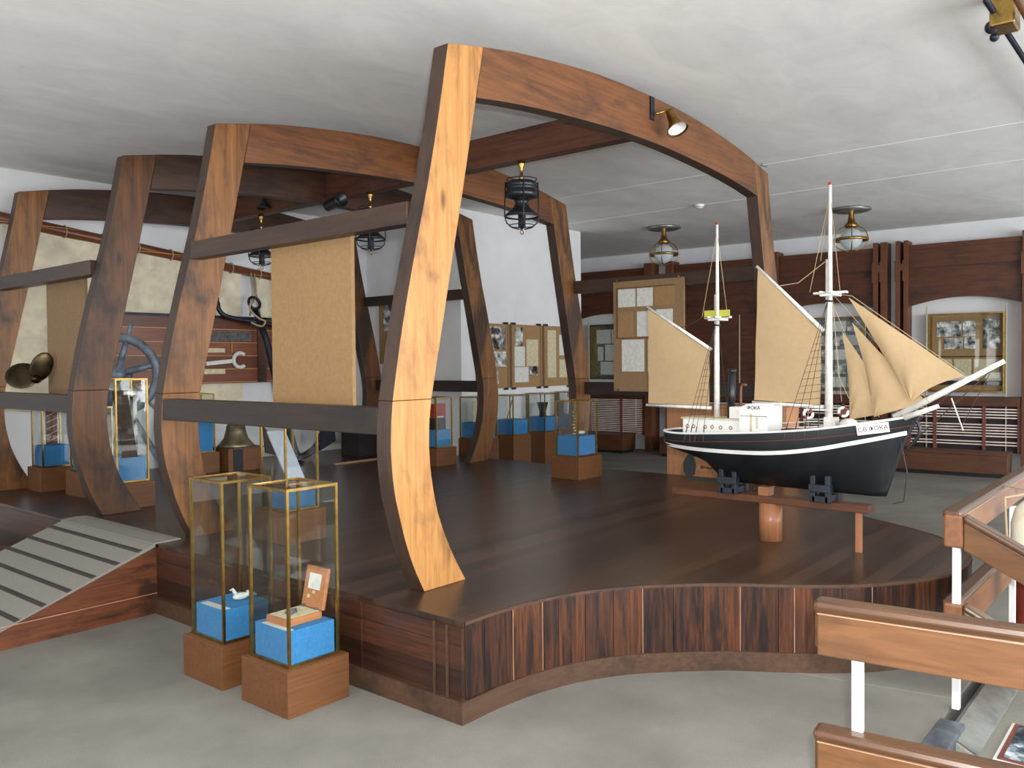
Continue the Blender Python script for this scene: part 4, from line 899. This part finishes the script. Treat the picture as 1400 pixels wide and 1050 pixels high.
plankboard(nr, (-2.745,-2.17), (-2.5,-4.3), .745, .905, .05, 'balust', 'balust_cap', 1)
plankboard(nr, (-2.745,-2.17), (-2.5,-4.3), .3, .53, .05, 'balust', 'balust_cap', 1)
MB().box(-2.762, -2.2, .76, -2.722, -2.16, .9).box(-2.762, -2.2, .32, -2.722, -2.16, .52).build('end_trim', 'balust_cap', nr, bevel=.01)
for y in (-2.27, -3.4): MB().box(-2.722, y-.015, .0, -2.706, y+.015, .75).build('baluster', 'white_post', nr)
fr_ = thing('stair_balustrade', 'wooden balustrade beyond the stairs, with the white and red float hanging from it', 'balustrade', (-.95, -2.13, 0))
plankboard(fr_, (-.95,-2.13), (3.6,-2.13), .745, .905, .05, 'balust_x', 'balust_cap', 1)
plankboard(fr_, (-.95,-2.13), (3.6,-2.13), .3, .49, .05, 'balust_x', 'balust_cap', 1)
for x in (-.965, .42, 1.7, 3.0): MB().box(x-.016, -2.17, 0, x+.016, -2.14, .74).build('baluster', 'white_post', fr_)
for z0, z1 in ((.3, .485), (.742, .89)): MB().box(-.995, -2.185, z0, -.94, -2.105, z1).build('end_block', 'balust_x', fr_, bevel=.01)
# handrail descending with the stairs from the same corner
hr = thing('stair_handrail', 'sloping wooden handrail board going down beside the stairs', 'handrail', (-.97, -2.2, 0))
def slopeboard(y0, y1, zt0, zb0, sl, nm, m1, m2):
    MB().prism([(y0,zb0),(y1,zb0+(y0-y1)*-sl),(y1,zt0-.035+(y0-y1)*-sl),(y0,zt0-.035)], lambda u, v, s: (-.985 if s else -.935, u, v)).build(nm, m1, hr, bevel=.004)
    MB().prism([(y0,zt0-.035),(y1,zt0-.035+(y0-y1)*-sl),(y1,zt0+(y0-y1)*-sl),(y0,zt0)], lambda u, v, s: (-1.0 if s else -.92, u, v)).build('cap', m2, hr, bevel=.012)
slopeboard(-2.187, -3.6, .895, .735, .52, 'board', 'balust', 'balust_cap')
slopeboard(-2.187, -3.6, .49, .3, .52, 'board', 'balust', 'balust_cap')
# hanging float
t = thing('marker_float', 'large white and red barrel float hung by rope from the balustrade at right edge', 'float', (.2, -2.33, .1))
Mf = Matrix.Translation((-.08, -2.33, .0)) @ Matrix.Rotation(R_(7), 4, 'Y')
MB().lathe([(.085,.42),(.1,.5),(.115,.6),(.118,.72),(.1,.8),(.06,.845),(.025,.86),(0,.862)], 28, Mf).build('white_body', 'floatwhite', t, True)
MB().lathe([(0,.08),(.075,.08),(.082,.2),(.085,.42)], 28, Mf).build('red_body', 'floatred', t, True)
MB().torus(Mf @ Vector((0,0,.875)), .02, .007, Matrix.Rotation(R_(90),3,'X'), 14, 6).build('eye', 'floatwhite', t, True)
MB().tube([(.1,-2.17,.9),(.03,-2.32,.885)], .006, 6).tube([(-.1,-2.2,.86),(.02,-2.32,.885)], .006, 6).tube([(-.1,-2.2,.86),(-.1,-2.22,.5)], .006, 6).build('rope', 'rope', t)
# stairwell: kerb, side wall with framed pictures, steps
kb = thing('stair_kerb', 'grey kerb strip at the head of the stairwell in the lower right corner', 'kerb', (-1.4, -2.18, 0))
MB().box(-1.78, -2.23, -.1, -1.15, -2.13, .012).build('strip', 'steel', kb, bevel=.004)
tag(MB().box(-1.78, -2.13, -1.2, 4, -2.05, -.101).build('wall_stair_far', 'wall'), kind='structure')
tag(MB().box(-1.83, -4.6, -1.2, -1.751, -2.13, -.101).build('wall_stair_near', 'wall'), kind='structure')
wl = thing('display_ledge', 'low grey carpeted ledge beyond the kerb carrying a framed picture', 'ledge', (-.3, -2.6, -.2))
MB().prism([(-2.2,.0),(-2.31,-.06),(-4.4,-.08),(-4.4,-.4),(-2.2,-.4)], lambda u, v, s: (-1.32 if s else 3.5, u, v)).build('top', 'ramp_carpet', wl)
MB().add([(-1.3,-2.2,.004),(3.5,-2.2,.004),(3.5,-2.31,-.052),(-1.3,-2.31,-.052)], [(0,1,2,3)]).build('glazed_slope', 'lampgrey', wl)
t = thing('framed_picture', 'framed blue-grey photograph lying flat at the bottom right corner', 'picture', (-1.1, -2.6, -.07))
MB().box(-1.3, -2.95, -.066, -.85, -2.36, -.05).build('frame', 'white', t, bevel=.003); MB().box(-1.285, -2.93, -.05, -.865, -2.375, -.045).build('mount', 'deck', t); MB().box(-1.265, -2.91, -.045, -.885, -2.395, -.043).build('photograph', 'photo3', t)
t = thing('stair_flight', 'steps of the stairwell going down below the balustrade', 'stairs', (-1.5, -3, -1))
for k in range(3): MB().box(-1.7, -2.5-.7*k, -1.2, -1.33, -2.23-.7*k, -.18-.2*k).build('step', 'carpet', t)
# dark spars under the ceiling at top right
t = thing('hanging_spars', 'pair of dark poles with a brass fitting hung under the ceiling, top right corner', 'spars', (0, -2.15, 3.3))
MB().tube([(-.2,-2.12,3.46),(5.6,-2.12,3.46)], .016, 10).build('pole', 'iron', t, True); MB().tube([(-.2,-2.26,3.43),(5.6,-2.26,3.43)], .02, 10).build('pole', 'bench', t, True)
MB().box(-.02, -2.22, 3.38, .16, -2.1, 3.56).build('brass_fitting', 'brass', t, bevel=.01); MB().sphere((.05,-2.1,3.4), .035).sphere((.13,-2.1,3.37), .025).build('knob', 'iron', t, True)
for x in (2.5, 5.4): MB().tube([(x,-2.2,3.44),(x,-2.2,H)], .008, 6).bar((x,-2.28,3.45), (x,-2.1,3.46), .02, .02).build('hanger', 'iron', t)
